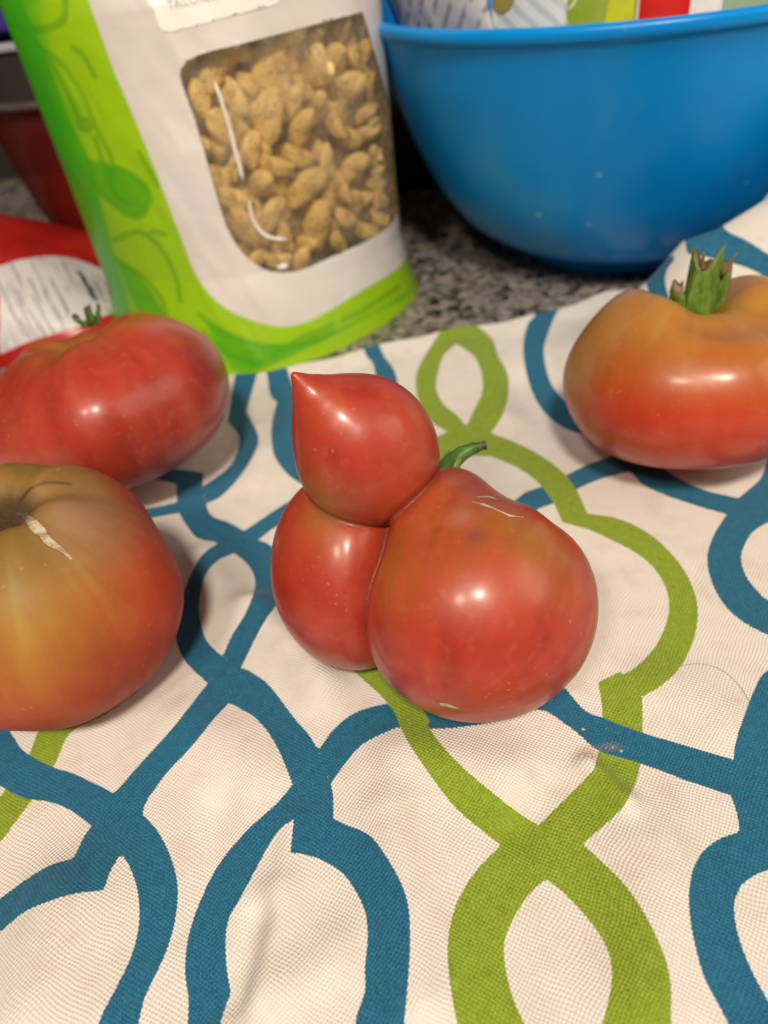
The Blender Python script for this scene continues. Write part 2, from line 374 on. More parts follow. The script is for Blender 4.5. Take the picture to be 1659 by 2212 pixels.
towel = mesh('dish_towel', P, grid_faces(len(xs), len(tt)), CLOTH, attrs=dict(blue_dye=dB, green_over=dG, green_under=dU, stain=stain), uv=UV)
tag(towel, 'white canvas dish towel printed with interlaced teal and green trellis loops, spread on the granite', 'dish towel')
# crumbs stuck to the towel in front of the double tomato
CRUMB = simple('dry_crumb', (.55, .42, .28), .8)
def blob(c, r, seed, sq=(1, 1, .6)):
    th = np.linspace(0, 2*np.pi, 9)[:-1]; V = [(0, 0, 1)]
    for ph in (.6, 1.2, 1.9): V += [(math.sin(ph)*math.cos(a), math.sin(ph)*math.sin(a), math.cos(ph)) for a in th]
    V.append((0, 0, -1)); V = np.array(V); V *= 1+.28*vnoise(V+seed, 1.7, seed, 2)[:, None]
    F = [(0, 1+j, 1+(j+1) % 8) for j in range(8)]
    for k in range(2): F += [(1+k*8+j, 9+k*8+j, 9+k*8+(j+1) % 8, 1+k*8+(j+1) % 8) for j in range(8)]
    F += [(17+j, 25, 17+(j+1) % 8) for j in range(8)]
    return V*r*np.array(sq)+c, F
crumbs = [(1260, 1573, .05), (1256, 1640, .06), (1272, 1636, .05), (1324, 1610, .035), (1342, 1618, .05), (1283, 1645, .045), (1246, 1632, .035), (1310, 1570, .025)]
CL = ['lone tan crumb on the upper edge of the teal band right of the conjoined tomato', 'largest tan crumb on the white cloth just below the teal band', 'tan crumb on white cloth where the green band meets the teal one',
 'small tan crumb inside the teal band left of the pair', 'tan crumb inside the teal band, rightmost of all', 'tan crumb at the tip of the white wedge above the green band', 'leftmost small crumb on the white cloth under the teal band', 'tiny pale crumb near the upper edge of the teal band by the green one']
for i, (a, b, r) in enumerate(crumbs):
    p = at(a, b, .35); p[2] = float(towel_h(np.array([p[0]]), np.array([p[1]]))[0])+r*.4
    V, F = blob(p, r, i, (1, .8, .5))
    tag(mesh('crumb', V, F, CRUMB), CL[i], 'crumb', 'crumbs on the blue band of the towel')

# ------------------------------------------------------------------ tomatoes
def tomato_mat(name, rough=.40):
    t = NT(name); o = t.coord()
    c = t.acol('skin')
    n = t.noise(o, 70, 4, .6); n2 = t.noise(o, 320, 3, .7)
    c = t.mix(t.ramp(n, .35, .68, 0, .32), c, t.mix(1.0, c, (.62, .50, .55), 'MULTIPLY'))
    c = t.mix(t.ramp(n2, .52, .75, 0, .16), c, (.50, .22, .10))
    sp = t.voro(o, 420); spn = t.noise(o, 60, 2); sm = t.math('MULTIPLY', t.ramp(sp, .22, .10), t.ramp(spn, .56, .66))
    c = t.mix(t.math('MULTIPLY', sm, .26), c, (.66, .36, .24))
    ck = t.attr('cork'); ckn = t.noise(o, 500, 4, .7)
    ckf = t.ramp(t.math('ADD', ck, t.math('MULTIPLY', t.math('SUBTRACT', ckn, .5), .9)), .45, .62)
    c = t.mix(t.ramp(t.math('ADD', ck, t.math('MULTIPLY', t.math('SUBTRACT', ckn, .5), .7)), .18, .45, 0, .7), c, (.26, .10, .03))
    ckc = t.mix(t.ramp(ckn, .35, .65), (.34, .25, .15), (.58, .50, .38))
    c = t.mix(ckf, c, ckc)
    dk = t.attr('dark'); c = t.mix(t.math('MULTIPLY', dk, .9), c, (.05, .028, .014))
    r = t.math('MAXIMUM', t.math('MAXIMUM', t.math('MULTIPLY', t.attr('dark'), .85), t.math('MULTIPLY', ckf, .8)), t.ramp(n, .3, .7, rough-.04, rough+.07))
    hb = t.math('ADD', t.math('MULTIPLY', t.noise(o, 45, 3), .85), t.math('ADD', t.math('MULTIPLY', n2, .10), t.math('MULTIPLY', ckf, .5)))
    r = t.math('ADD', r, t.math('MULTIPLY', t.attr('matte'), .17)); t.put(t.b.inputs['Coat Weight'], t.math('SUBTRACT', .28, t.math('MULTIPLY', t.attr('matte'), .28)))
    t.set(Base_Color=c, Roughness=r, Normal=t.bump(hb, .0006, .55))
    t.put(t.b.inputs['Subsurface Weight'], .12); t.b.inputs['Subsurface Radius'].default_value = (.006, .0015, .0008); t.put(t.b.inputs['Subsurface Scale'], .5)
    t.put(t.b.inputs['Coat Roughness'], .19); t.put(t.b.inputs['Specular IOR Level'], .42)
    return t.m
SKIN = tomato_mat('tomato_skin')
def stem_mat(name, a, b, tip):
    t = NT(name); o = t.coord(); n = t.noise(t.mapping(o, (1, 1, .35)), 420, 4, .6)
    c = t.mix(t.ramp(n, .3, .7), a, b); c = t.mix(t.ramp(t.math('ADD', t.attr('tip'), t.math('MULTIPLY', t.math('SUBTRACT', n, .5), .5)), .4, .65), c, tip)
    t.set(Base_Color=c, Roughness=.5, Normal=t.bump(n, .0004, .6)); return t.m
STEM = stem_mat('green_stem', (.07, .16, .02), (.20, .34, .05), (.20, .12, .06))
STEMD = stem_mat('dark_green_stem', (.035, .10, .02), (.10, .22, .04), (.10, .055, .04))
RED = np.array([.43, .038, .019]); DRED = np.array([.27, .020, .013]); ORG = np.array([.45, .125, .020]); OLV = np.array([.33, .17, .035]); YEL = np.array([.38, .21, .026]); PINK = np.array([.46, .068, .036]); PUR = np.array([.22, .06, .05])
def mixc(c, tgt, f): f = np.clip(f, 0, 1)[:, None]; return c*(1-f)+tgt*f
def sm(x, a, b):
    u = np.clip((x-a)/(b-a), 0, 1); return u*u*(3-2*u)

def lathe_tomato(ctr, a, b, tilt, nrib=7, rib=.03, dimple=.55, dw=.30, seed=1, top=1.0, squash=(1, 1), saddle=0.0, nu=260, nv=170):
    """a ribbed tomato: returns vertices (world cm), faces and the unit parameters of each vertex"""
    u = np.arange(nu)*2*np.pi/nu; v = np.linspace(0, np.pi, nv)
    Uu, Vv = np.meshgrid(u, v, indexing='ij')
    s, c = np.sin(Vv), np.cos(Vv)
    up = np.clip(c, 0, 1); lob = np.cos(nrib*Uu+seed+.5*np.sin(2*Uu+seed))+.5*np.cos((nrib-3)*Uu+2*seed)
    r = s**.9*(1+rib*lob*(.25+.75*np.sqrt(np.clip(1-np.abs(c-.35), 0, 1)))*s)
    z = c*np.where(c > 0, top, 1.0)
    rho = s
    z = z-dimple*np.exp(-(rho/dw)**2)*(c > 0)+.25*np.exp(-(rho/.35)**2)*(c < 0)
    z = z+rib*.9*lob*np.exp(-((rho-.42)/.28)**2)*(c > 0)
    z = z+saddle*(np.cos(2*(Uu-math.radians(tilt[2])))+.35*np.sin(Uu-math.radians(tilt[2])))*np.exp(-((rho-.5)/.30)**2)*(c > 0)
    D = np.stack([r*np.cos(Uu)*a*squash[0], r*np.sin(Uu)*a*squash[1], z*b], -1).reshape(-1, 3)
    D *= (1+.018*vnoise(D/a*1.3+seed, 1.0, seed, 2))[:, None]
    Rm = np.array(Matrix.Rotation(math.radians(tilt[1]), 3, 'Y') @ Matrix.Rotation(math.radians(tilt[0]), 3, 'X') @ Matrix.Rotation(math.radians(tilt[2]), 3, 'Z'))
    W_ = D@Rm.T
    return W_+ctr, grid_faces(nu, nv, True), Uu.ravel(), Vv.ravel(), D, Rm

def tomato(ctr, a, b, tilt, label, paint, matte=0.0, streak=.5, **kw):
    V, F, Uu, Vv, D, Rm = lathe_tomato(np.array(ctr, float), a, b, tilt, **kw)
    zmin = V[:, 2].min()
    root = empty('tomato', (ctr[0], ctr[1], zmin), label, 'tomato')
    col, cork, dark = paint(V, D, Uu, Vv)
    stk = vnoise(np.c_[np.cos(Uu)*5, np.sin(Uu)*5, Vv*.9], 1.7, 7, 3)*np.clip(np.sin(Vv)*1.4, 0, 1)
    col = mixc(col, col*[1.12, 1.7, 1.8], sm(stk, .05, .5)*streak); col = mixc(col, col*.72, sm(-stk, .08, .5)*streak*.8)
    body = mesh('body', V-np.array([ctr[0], ctr[1], zmin]), F, SKIN, root, attrs=dict(cork=cork, dark=dark, matte=np.full(len(V), matte)), colattrs=dict(skin=col))
    return root, np.array([ctr[0], ctr[1], zmin]), Rm, V

# --- left rear tomato (evenly red, wide)
def paint2(V, D, U, Vv):
    n = vnoise(V, .35, 4); st = np.sin(U*17+2*n)*.5+.5
    c = np.tile(RED, (len(V), 1)); c = mixc(c, PINK, sm(n, -.1, .5)*.6)
    c = mixc(c, DRED, sm(vnoise(V, .5, 8), .05, .5)*.6)
    c = mixc(c, PINK*1.1, st*sm(Vv, .5, 1.2)*.35)
    c = mixc(c, ORG, sm(Vv, .75, .3)*.65*sm(n, -.5, .2)); c = mixc(c, OLV, sm(Vv, .35, .1)*.7)
    return c, np.zeros(len(V)), sm(Vv, .13, .02)*.8
T2C = (-9.0, 23.6, 3.55)
r2, o2, R2, V2 = tomato(T2C, 4.3, 2.85, (-15, -9, 0), 'wide deep red tomato on the left, in front of the nutrition label pack', paint2, nrib=6, rib=.025, dimple=.26, dw=.24, saddle=.05, seed=2)
# --- left front tomato (green-yellow shoulder with corky split)
def paint3(V, D, U, Vv):
    n = vnoise(V, .4, 14); q = np.stack(proj(V), 1)
    g = sm((V-np.array([-11.5, 12.6, 4.6]))@np.array([-.80, -.25, .50])+.8*n, -4.0, -.2)
    c = np.tile(RED, (len(V), 1)); c = mixc(c, np.array([.55, .07, .015]), sm(n, -.2, .4)*.5)
    c = mixc(c, np.array([.42, .115, .018]), np.exp(-((V-LOC3(0, 1310))**2).sum(1)/6.5))
    gy = np.exp(-((V-LOC3(10, 1320))**2).sum(1)/3.4); c = mixc(c, YEL, gy*.8*(1+.4*n))
    c = mixc(c, np.array([.24, .155, .03]), sm(Vv+.15*n, 1.1, .40)*.9); c = mixc(c, np.array([.36, .20, .15]), np.exp(-(((V-PURP)**2).sum(1))/1.1)*.55)
    c = mixc(c, OLV*.7, (sm(np.sin(U*9+3*n), .3, .95)*sm(Vv, 1.1, .3)*.5))
    d = np.full(len(V), 9.0)
    P3 = [LOC3(x, y) for x, y in ((18, 1100), (52, 1106), (78, 1128), (104, 1160), (132, 1180), (154, 1196))]
    wd = [.03, .08, .125, .085, .06, .015]
    cork = np.zeros(len(V))
    for k in range(len(P3)-1):
        for t_ in np.linspace(0, 1, 8):
            p = P3[k]*(1-t_)+P3[k+1]*t_; ww = wd[k]*(1-t_)+wd[k+1]*t_
            cork = np.maximum(cork, 1.15-((V-p)**2).sum(1)**.5/ww*.6)
    Pd = [LOC3(x, y) for x, y in ((30, 1085), (60, 1050), (100, 1034), (135, 1036), (155, 1038))]
    for k in range(4):
        for t_ in np.linspace(0, 1, 12):
            p = Pd[k]*(1-t_)+Pd[k+1]*t_; d = np.minimum(d, ((V-p)**2).sum(1)**.5)
    return c, np.clip(cork, 0, 1.2), np.clip(sm(Vv, .24, .08)+.75*sm(d, .07, .02), 0, 1)
T3C = np.array([-9.15, 14.35, 3.45])
def tilt_for(ctr, r, px, py, rz):               # tilt that brings the stem hollow to a given side
    d = ray(px, py); o = EYE-ctr; b = d@o; q = b*b-(d@d)*(o@o-r*r); t_ = (-b-math.sqrt(max(q, 0)))/(d@d)
    n = (EYE+d*t_-ctr)/r; n /= np.linalg.norm(n); return (math.degrees(-math.asin(n[1])), math.degrees(math.atan2(n[0], n[2])), rz)
T3T = tilt_for(T3C, 3.3, 2, 1078, 40); print('T3 tilt', T3T)
_V3, _, _, _, _, _ = lathe_tomato(T3C, 3.5, 3.3, T3T, nrib=6, rib=.035, dimple=.20, dw=.20, seed=5)
_Q3 = np.stack(proj(_V3), 1); _D3 = np.linalg.norm(_V3-EYE, axis=1)
def LOC3(x, y):
    m = np.hypot(_Q3[:, 0]-x, _Q3[:, 1]-y); k = np.argsort(m)[:40]; return _V3[k[np.argmin(_D3[k])]]
PURP = LOC3(190, 1090)
r3, o3, R3, V3 = tomato(T3C, 3.5, 3.3, T3T, 'largest tomato at the left front, olive and yellow shoulder with a pale corky split', paint3, matte=1.0, streak=.35, nrib=6, rib=.035, dimple=.20, dw=.20, seed=5)
# --- right tomato (orange shoulder, green calyx)
def paintR(V, D, U, Vv):
    n = vnoise(V, .45, 24); n2 = vnoise(V, .9, 26)
    h = D[:, 2]/2.6+.28*n
    c = np.tile(np.array([.56, .05, .018]), (len(V), 1)); c = mixc(c, ORG, sm(h, -.25, .5)); c = mixc(c, np.array([.50, .24, .04]), sm(h, .30, .95)*.9)
    c = mixc(c, PINK, sm(n2, .1, .6)*.4*(1-sm(h, .2, .6))); c = mixc(c, OLV*1.1, sm(Vv, .45, .2)*.6)
    c = mixc(c, OLV, sm(np.sin(U*11+2*n), .5, 1)*sm(Vv, .9, .3)*.45)
    return c, np.zeros(len(V)), sm(Vv, .2, .06)*.7
TRC = np.array([10.5, 19.95, 3.22])
rr, orr, RR, VR = tomato(TRC, 4.05, 2.85, (-21, 3, 0), 'orange-shouldered tomato with a stubby green calyx on the right side of the towel', paintR, streak=.25, nrib=6, rib=.022, dimple=.34, dw=.23, saddle=.19, seed=3)

def sepal_stem(parent, origin, base, pieces, mat):
    """one stem made of stubby ribbed pieces; base in world cm, pieces: (dx, dy, height, radius, lean x, lean y)"""
    for k, (dx, dy, h, r, lx, ly) in enumerate(pieces):
        s = np.linspace(0, 1, 9); P_ = np.stack([base[0]+dx+lx*s**1.6, base[1]+dy+ly*s**1.6, base[2]+h*s], 1)
        rad = r*np.array([1.15, 1.0, .97, .97, .95, .93, .92, .86, .62])
        V_, F_ = tube(P_, rad, 10, True, .55)
        V_ = V_+(vnoise(V_*1.0, 5, k+3, 2)*r*.42)[:, None]
        tip = np.clip((V_[:, 2]-base[2])/h, 0, 1)**6
        V_ = V_+np.array([0, 0, 1.0])*(vnoise(V_, 6, k+9, 1)*r*.9*(tip > .3))[:, None]; mesh('sepal', V_-origin, F_, mat, parent, attrs=dict(tip=tip))
bR = TRC+RR@np.array([0, 0, .66*2.85]); print('right stem base', proj(bR)); bR = bR-np.array([0, .55, 0])
sepal_stem(rr, orr, np.array([bR[0], bR[1]+.55, bR[2]-.25]), [(-.62, .0, 1.55, .30, -.10, .1), (.60, .10, 1.85, .27, .14, .0)], STEM)
_b = np.array([bR[0]+.02, bR[1]+.60, bR[2]-.35]); nth, nh = 60, 22
th_ = np.arange(nth)*2*np.pi/nth; hh_ = np.linspace(0, 1, nh); TH, HH = np.meshgrid(th_, hh_, indexing='ij'); TH, HH = TH.ravel(), HH.ravel()
rr_ = .44*(1-.14*HH+.16*(1-HH)**4)*(1+.20*np.abs(np.cos(2.5*TH+.4))-.06*np.cos(11*TH)*HH)
top_ = 2.35+.30*np.cos(2*TH+1)+.22*vnoise(np.c_[np.cos(TH)*2, np.sin(TH)*2, TH*0], 1.5, 5, 2)
V_ = np.stack([_b[0]+rr_*np.cos(TH)+.05*HH, _b[1]+rr_*.8*np.sin(TH), _b[2]+HH*top_], 1); V_[:, :2] += (.03*vnoise(V_, 5, 3, 2))[:, None]
Vc = np.array([[_b[0]+.05, _b[1], _b[2]+1.85]]); Fs = [tuple(q) for q in grid_faces(nth, nh, True)]+[(k*nh+nh-1, ((k+1) % nth)*nh+nh-1, nth*nh) for k in range(nth)]
mesh('stalk', np.vstack([V_, Vc])-orr, Fs, STEM, rr, attrs=dict(tip=np.r_[HH**10*.55, .6]))
for (dx, h0, lx, ln) in ((-.10, 2.2, -.06, .55), (.52, 1.95, .32, .62)):
    s = np.linspace(0, 1, 6); P_ = np.stack([bR[0]+dx+lx*s, bR[1]+.4+0*s, bR[2]-.3+h0-.2+ln*s], 1)
    V_, F_ = tube(P_, np.array([.09, .07, .05, .045, .04, .02]), 6); mesh('dry_tip', V_-orr, F_, STEM, rr, attrs=dict(tip=np.ones(len(V_))))
b2 = at(190, 700, 5.7)
sepal_stem(r2, o2, np.array([b2[0], b2[1]+.3, 5.5]), [(-.22, 0, .52, .20, -.32, .0), (.05, .05, .62, .24, .02, .0), (.28, .1, .58, .16, .12, .1)], STEMD)

# --- the conjoined tomato: a signed distance field, polygonised once, one continuous body
FR = np.array([1.86, 12.02, 3.06]); BK = np.array([-1.05, 14.12, 2.66])
hc = at(797, 992, 5.95); HD = hc
HD2 = aty(785, 957, hc[1]-.05); EGG = [(aty(757, 935, hc[1]-.1), 1.32, .2), (aty(729, 908, hc[1]-.15), 1.02, .2), (aty(697, 875, hc[1]-.25), .66, .2)]; tipP = aty(636, 811, hc[1]-.35)
nk = aty(985, 1085, 14.3); nk3 = aty(932, 1128, 13.55); nk2 = aty(1090, 1150, 13.8)
def smin(a, b, k):
    h = np.clip(.5+.5*(b-a)/k, 0, 1); return b*(1-h)+a*h-k*h*(1-h)
def ell(P, c, r, M=None):
    q = (P-c) if M is None else (P-c)@M
    k0 = np.linalg.norm(q/r, axis=-1); k1 = np.linalg.norm(q/(np.array(r)**2), axis=-1)
    return k0*(k0-1)/np.maximum(k1, 1e-6)
def rcone(P, a, b, r1, r2):
    ba = b-a; l2 = ba@ba; rr_ = r1-r2; a2 = l2-rr_*rr_; il2 = 1/l2
    pa = P-a; y = pa@ba; z = y-l2
    x2 = ((pa*l2-y[..., None]*ba)**2).sum(-1); y2 = y*y*l2; z2 = z*z*l2
    k = np.sign(rr_)*rr_*rr_*x2
    d = (np.sqrt(x2*a2*il2)+y*rr_)*il2-r1
    d = np.where(np.sign(z)*a2*z2 > k, np.sqrt(x2+z2)*il2-r2, d)
    d = np.where(np.sign(y)*a2*y2 < k, np.sqrt(x2+y2)*il2-r1, d)
    return d
stemdir = (nk2-FR)/np.linalg.norm(nk2-FR)
def mutant(P, parts=False):
    q = P-FR; ax = q@stemdir; per = q-ax[..., None]*stemdir
    e1 = np.cross(stemdir, [0, 1, 0]); e1 /= np.linalg.norm(e1); e2 = np.cross(stemdir, e1)
    ang = np.arctan2(per@e2, per@e1)
    f = ell(P, FR+np.array([0, -.05, -.06]), (2.82, 2.62, 2.74))
    f = f+.014*np.cos(ang*9+.7)*sm(ax, .2, 2.0)+.03*np.cos(ang*5)*sm(ax, -.5, 1.5)
    f = smin(f, np.linalg.norm(P-nk, axis=-1)-.80, 1.0)
    f = smin(f, np.linalg.norm(P-nk3, axis=-1)-1.12, .9)
    f = smin(f, np.linalg.norm(P-(nk2+np.array([.05, 0, .0])), axis=-1)-.50, .7)
    f = f+.07*np.exp(-((P-aty(1040, 1085, 13.5))**2).sum(-1)/.05)
    b = ell(P, BK, (2.18, 2.5, 2.5)); b = smin(b, np.linalg.norm(P-(BK+np.array([.15, .3, 1.35])), axis=-1)-1.35, 1.2)
    if parts: return f, b
    body = smin(f, b, .03)+.20*np.exp(-((f-b)/.30)**2)*np.exp(-(np.minimum(f, b)/.5)**2)
    dirn = (tipP-HD)/np.linalg.norm(tipP-HD)
    h = np.linalg.norm(P-HD, axis=-1)-1.72
    h = smin(h, np.linalg.norm(P-HD2, axis=-1)-1.62, .3)
    for c_, r_, k_ in EGG: h = smin(h, np.linalg.norm(P-c_, axis=-1)-r_, k_)
    h = smin(h, rcone(P, aty(676, 853, hc[1]-.30), tipP, .44, .085), .16)
    return smin(body, h, .09)+.035*np.exp(-((body-h)/.16)**2)
def surface_nets(fn, lo, hi, step):
    n = np.ceil((hi-lo)/step).astype(int); ax = [lo[i]+step*np.arange(n[i]+1) for i in range(3)]
    Fv = np.empty([k+1 for k in n], np.float32)
    for i, x in enumerate(ax[0]):
        Yg, Zg = np.meshgrid(ax[1], ax[2], indexing='ij'); Fv[i] = fn(np.stack([np.full_like(Yg, x), Yg, Zg], -1))
    S = Fv < 0; cnt = np.zeros(n, np.int32)
    acc = np.zeros(list(n)+[3], np.float32); ne = np.zeros(n, np.float32)
    for dx in (0, 1):
        for dy in (0, 1):
            for dz in (0, 1): cnt += S[dx:n[0]+dx, dy:n[1]+dy, dz:n[2]+dz]
    act = (cnt > 0) & (cnt < 8)
    I = np.argwhere(act); idx = np.full(n, -1, np.int64); idx[act] = np.arange(len(I))
    pos = np.zeros((len(I), 3)); num = np.zeros(len(I))
    cor = [(0, 0, 0), (1, 0, 0), (0, 1, 0), (1, 1, 0), (0, 0, 1), (1, 0, 1), (0, 1, 1), (1, 1, 1)]
    for a in range(8):
        for b in range(a+1, 8):
            d = np.array(cor[b])-np.array(cor[a])
            if np.abs(d).sum() != 1: continue
            fa = Fv[tuple((I+cor[a]).T)]; fb = Fv[tuple((I+cor[b]).T)]; m = (fa < 0) != (fb < 0)
            t_ = np.where(m, fa/np.where(m, fa-fb, 1), 0)
            pos += m[:, None]*(np.array(cor[a])+t_[:, None]*d); num += m
    V = lo+step*(I+pos/num[:, None]); F = []
    for ax_ in range(3):
        o1, o2 = [(1, 2), (2, 0), (0, 1)][ax_]
        sl0 = [slice(1, k) for k in n]; sl0[ax_] = slice(0, n[ax_])
        sl1 = list(sl0); sl1[ax_] = slice(1, n[ax_]+1)
        A = S[tuple(sl0)]; B = S[tuple(sl1)]; ch = np.argwhere(A != B)
        off = np.array([1, 1, 1]); off[ax_] = 0; ch_ = ch+off
        u1 = np.zeros(3, int); u1[o1] = 1; u2 = np.zeros(3, int); u2[o2] = 1
        q = np.stack([idx[tuple((ch_-u1-u2).T)], idx[tuple((ch_-u2).T)], idx[tuple(ch_.T)], idx[tuple((ch_-u1).T)]], 1)
        flip = ~A[tuple(ch.T)]; q[flip] = q[flip][:, ::-1]; F.append(q)
    F = np.vstack(F); V = V.astype(float)
    for _ in range(2):                       # pull onto the exact surface
        d = fn(V); g = np.stack([fn(V+np.eye(3)[k]*.01)-d for k in range(3)], 1)/.01
        V = V-np.clip(d, -.04, .04)[:, None]*g/np.maximum((g*g).sum(1), .3)[:, None]
    return V, F
MV, MF = surface_nets(mutant, np.array([-3.6, 8.9, -.1]), np.array([5.2, 18.2, 9.6]), .05)
MQ = np.stack(proj(MV), 1); MD = np.linalg.norm(MV-EYE, axis=1)
def LOCM(x, y):
    m = np.hypot(MQ[:, 0]-x, MQ[:, 1]-y); k = np.argsort(m)[:60]; return MV[k[np.argmin(MD[k])]]
def spot(V, x, y, r, f=LOCM): return np.exp(-((V-f(x, y))**2).sum(1)/(r*r))
MQd = MV-FR; n = vnoise(MV, .5, 31); n2 = vnoise(MV, 1.1, 33)
c = np.tile(RED, (len(MV), 1)); c = mixc(c, PINK, sm(n, -.1, .5)*.55)
c = mixc(c, ORG*.85, np.clip(spot(MV, 880, 1190, 1.1)*.8+spot(MV, 830, 1260, .7)*.4, 0, 1)); c = mixc(c, OLV, spot(MV, 1180, 1180, .7)*.7+spot(MV, 690, 1090, .75)*.85+spot(MV, 1120, 1130, .5)*.5)
c = mixc(c, OLV*[1.15, .8, .8], spot(MV, 1050, 1110, 1.5)*.6+spot(MV, 1230, 1250, .8)*.35+spot(MV, 690, 1100, .9)*.3)
c = mixc(c, PUR, spot(MV, 1022, 1148, .27)*.6+spot(MV, 1010, 1045, .38)*.6+spot(MV, 1150, 1085, .35)*.5+spot(MV, 845, 1480, .5)*.45)
c = mixc(c, np.array([.52, .28, .24]), spot(MV, 1000, 1110, .3)*.35)
c = mixc(c, ORG, spot(MV, 720, 880, .5)*.3+spot(MV, 900, 870, .35)*.5)
q = MV-FR; axm = q@stemdir; per = q-axm[:, None]*stemdir; e1 = np.cross(stemdir, [0, 1, 0]); e1 /= np.linalg.norm(e1); e2 = np.cross(stemdir, e1)
ang = np.arctan2(per@e2, per@e1); isf = np.linalg.norm(q, axis=1) < 3.2
c = mixc(c, ORG*.8, isf*sm(np.cos(ang*9+.7+n), .2, 1)*sm(axm, -.2, 1.6)*.55)
c = mixc(c, DRED, sm(n2, .15, .6)*.45)
stk = vnoise(np.c_[np.cos(ang)*4, np.sin(ang)*4, axm*.35], 1.6, 77, 3)
c = mixc(c, PINK*1.1, isf*sm(stk, .05, .5)*.5); c = mixc(c, DRED, isf*sm(-stk, .05, .5)*.22)
def along(V, pts, wd, loc=LOCM):
    P_ = [loc(*p) for p in pts]; out = np.zeros(len(V))
    for k in range(len(P_)-1):
        for t_ in np.linspace(0, 1, 10):
            p = P_[k]*(1-t_)+P_[k+1]*t_; ww = wd[k]*(1-t_)+wd[k+1]*t_
            out = np.maximum(out, 1.15-((V-p)**2).sum(1)**.5/ww*.6)
    return np.clip(out, 0, 1.2)
cork = np.maximum(along(MV, [(1022, 1076), (1045, 1082), (1080, 1096), (1105, 1107), (1130, 1111)], [.02, .05, .03, .035, .015]), along(MV, [(1030, 1066), (1060, 1068), (1075, 1074)], [.02, .05, .03]))
cork = np.maximum(cork, along(MV, [(952, 1527), (965, 1530), (985, 1536)], [.05, .07, .02]))
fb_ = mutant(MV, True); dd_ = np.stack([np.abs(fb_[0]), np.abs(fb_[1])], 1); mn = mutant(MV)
crease_shade = np.exp(-((fb_[0]-fb_[1])/.10)**2)*(np.abs(np.minimum(fb_[0], fb_[1])) < .35)  # crease mask: occlusion shade painted where the lobes meet
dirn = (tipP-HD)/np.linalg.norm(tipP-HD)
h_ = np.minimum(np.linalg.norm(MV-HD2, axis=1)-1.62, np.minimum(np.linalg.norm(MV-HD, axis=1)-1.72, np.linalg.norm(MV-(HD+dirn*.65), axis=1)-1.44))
crease_shade = np.maximum(crease_shade, np.exp(-((np.abs(h_)+np.abs(np.minimum(fb_[0], fb_[1])))/.09)**2))
mroot = empty('conjoined_tomato', (1.2, 13.2, .3), 'red conjoined tomato with two fused lobes and a pointed beak-like knob, centre of the towel', 'tomato')
MO = np.array([1.2, 13.2, .3])
mesh('body', MV-MO, MF, SKIN, mroot, attrs=dict(cork=cork, dark=along(MV, [(835, 1143), (870, 1115), (910, 1085), (950, 1048)], [.05]*4)*0+crease_shade*.62, matte=crease_shade*.6), colattrs=dict(skin=c))
ys = 15.6
pth = [aty(948, 1030, ys), aty(965, 1010, ys), aty(985, 990, ys), aty(1008, 975, ys), aty(1030, 966, ys), aty(1050, 961, ys)]
V_, F_ = tube(spline(pth, 5), np.interp(np.linspace(0, 1, 26), [0, .2, .6, .9, 1], [.44, .36, .25, .155, .16]), 14, True, .75)
V_ = V_+(vnoise(V_, 4, 5, 2)*.05)[:, None]
mesh('stem', V_-MO, F_, STEMD, mroot, attrs=dict(tip=sm(np.stack(proj(V_), 1)[:, 0], 1036, 1046)))
pth = [aty(966, 1045, ys-.4), aty(978, 1025, ys-.4), aty(986, 1008, ys-.4), aty(993, 990, ys-.3)]
V_, F_ = tube(spline(pth, 4), np.interp(np.linspace(0, 1, 13), [0, .3, 1], [.24, .28, .10]), 10, True, .5)
mesh('sepal', V_-MO, F_, STEM, mroot, attrs=dict(tip=np.zeros(len(V_))))
pth = [aty(958, 1000, ys+.1), aty(965, 982, ys+.1), aty(972, 970, ys+.15)]
V_, F_ = tube(spline(pth, 4), np.linspace(.10, .02, 9), 8, True, .5)
mesh('sepal', V_-MO, F_, STEM, mroot, attrs=dict(tip=np.full(len(V_), .3)))
# ------------------------------------------------------------------ stand-up pouch of seasoned nuts
BX0, BX1, BY = -12.3, 3.3, 37.6             # side seams
BTOP = 21.0
def bulge(x, z):
    s_ = np.clip((x-BX0)/(BX1-BX0), 0, 1); prof = np.sin(np.pi*s_)**.62
    return prof*np.interp(z, [0, 1.5, 4, 9, 14, 18, 21], [6.6, 6.1, 5.2, 4.5, 3.4, 1.8, .15])
def seam_y(z): return BY+.03*z
def seam_x(x, z):                            # sides pull in slightly low down
    k = (x-(BX0+BX1)/2)/((BX1-BX0)/2); return x+k*np.interp(z, [0, 1, 3, 8, 16, 21], [.35, .1, -.25, -.15, .1, .1])
def zbase(x):                                # bottom edge of the front panel: low in the middle
    return 0.0*x
def pouch_pt(x, z, off=0.0):
    wr = .10*vnoise(np.c_[x, z, 0*x], .35, 41, 3)+.05*vnoise(np.c_[x*2.2+z*.8, z*.6, 0*x], .6, 43, 2)
    b = bulge(x, z)
    return np.stack([seam_x(x, z), seam_y(z)-b-wr*np.clip(b, 0, 1)-off, z+.02], 1)
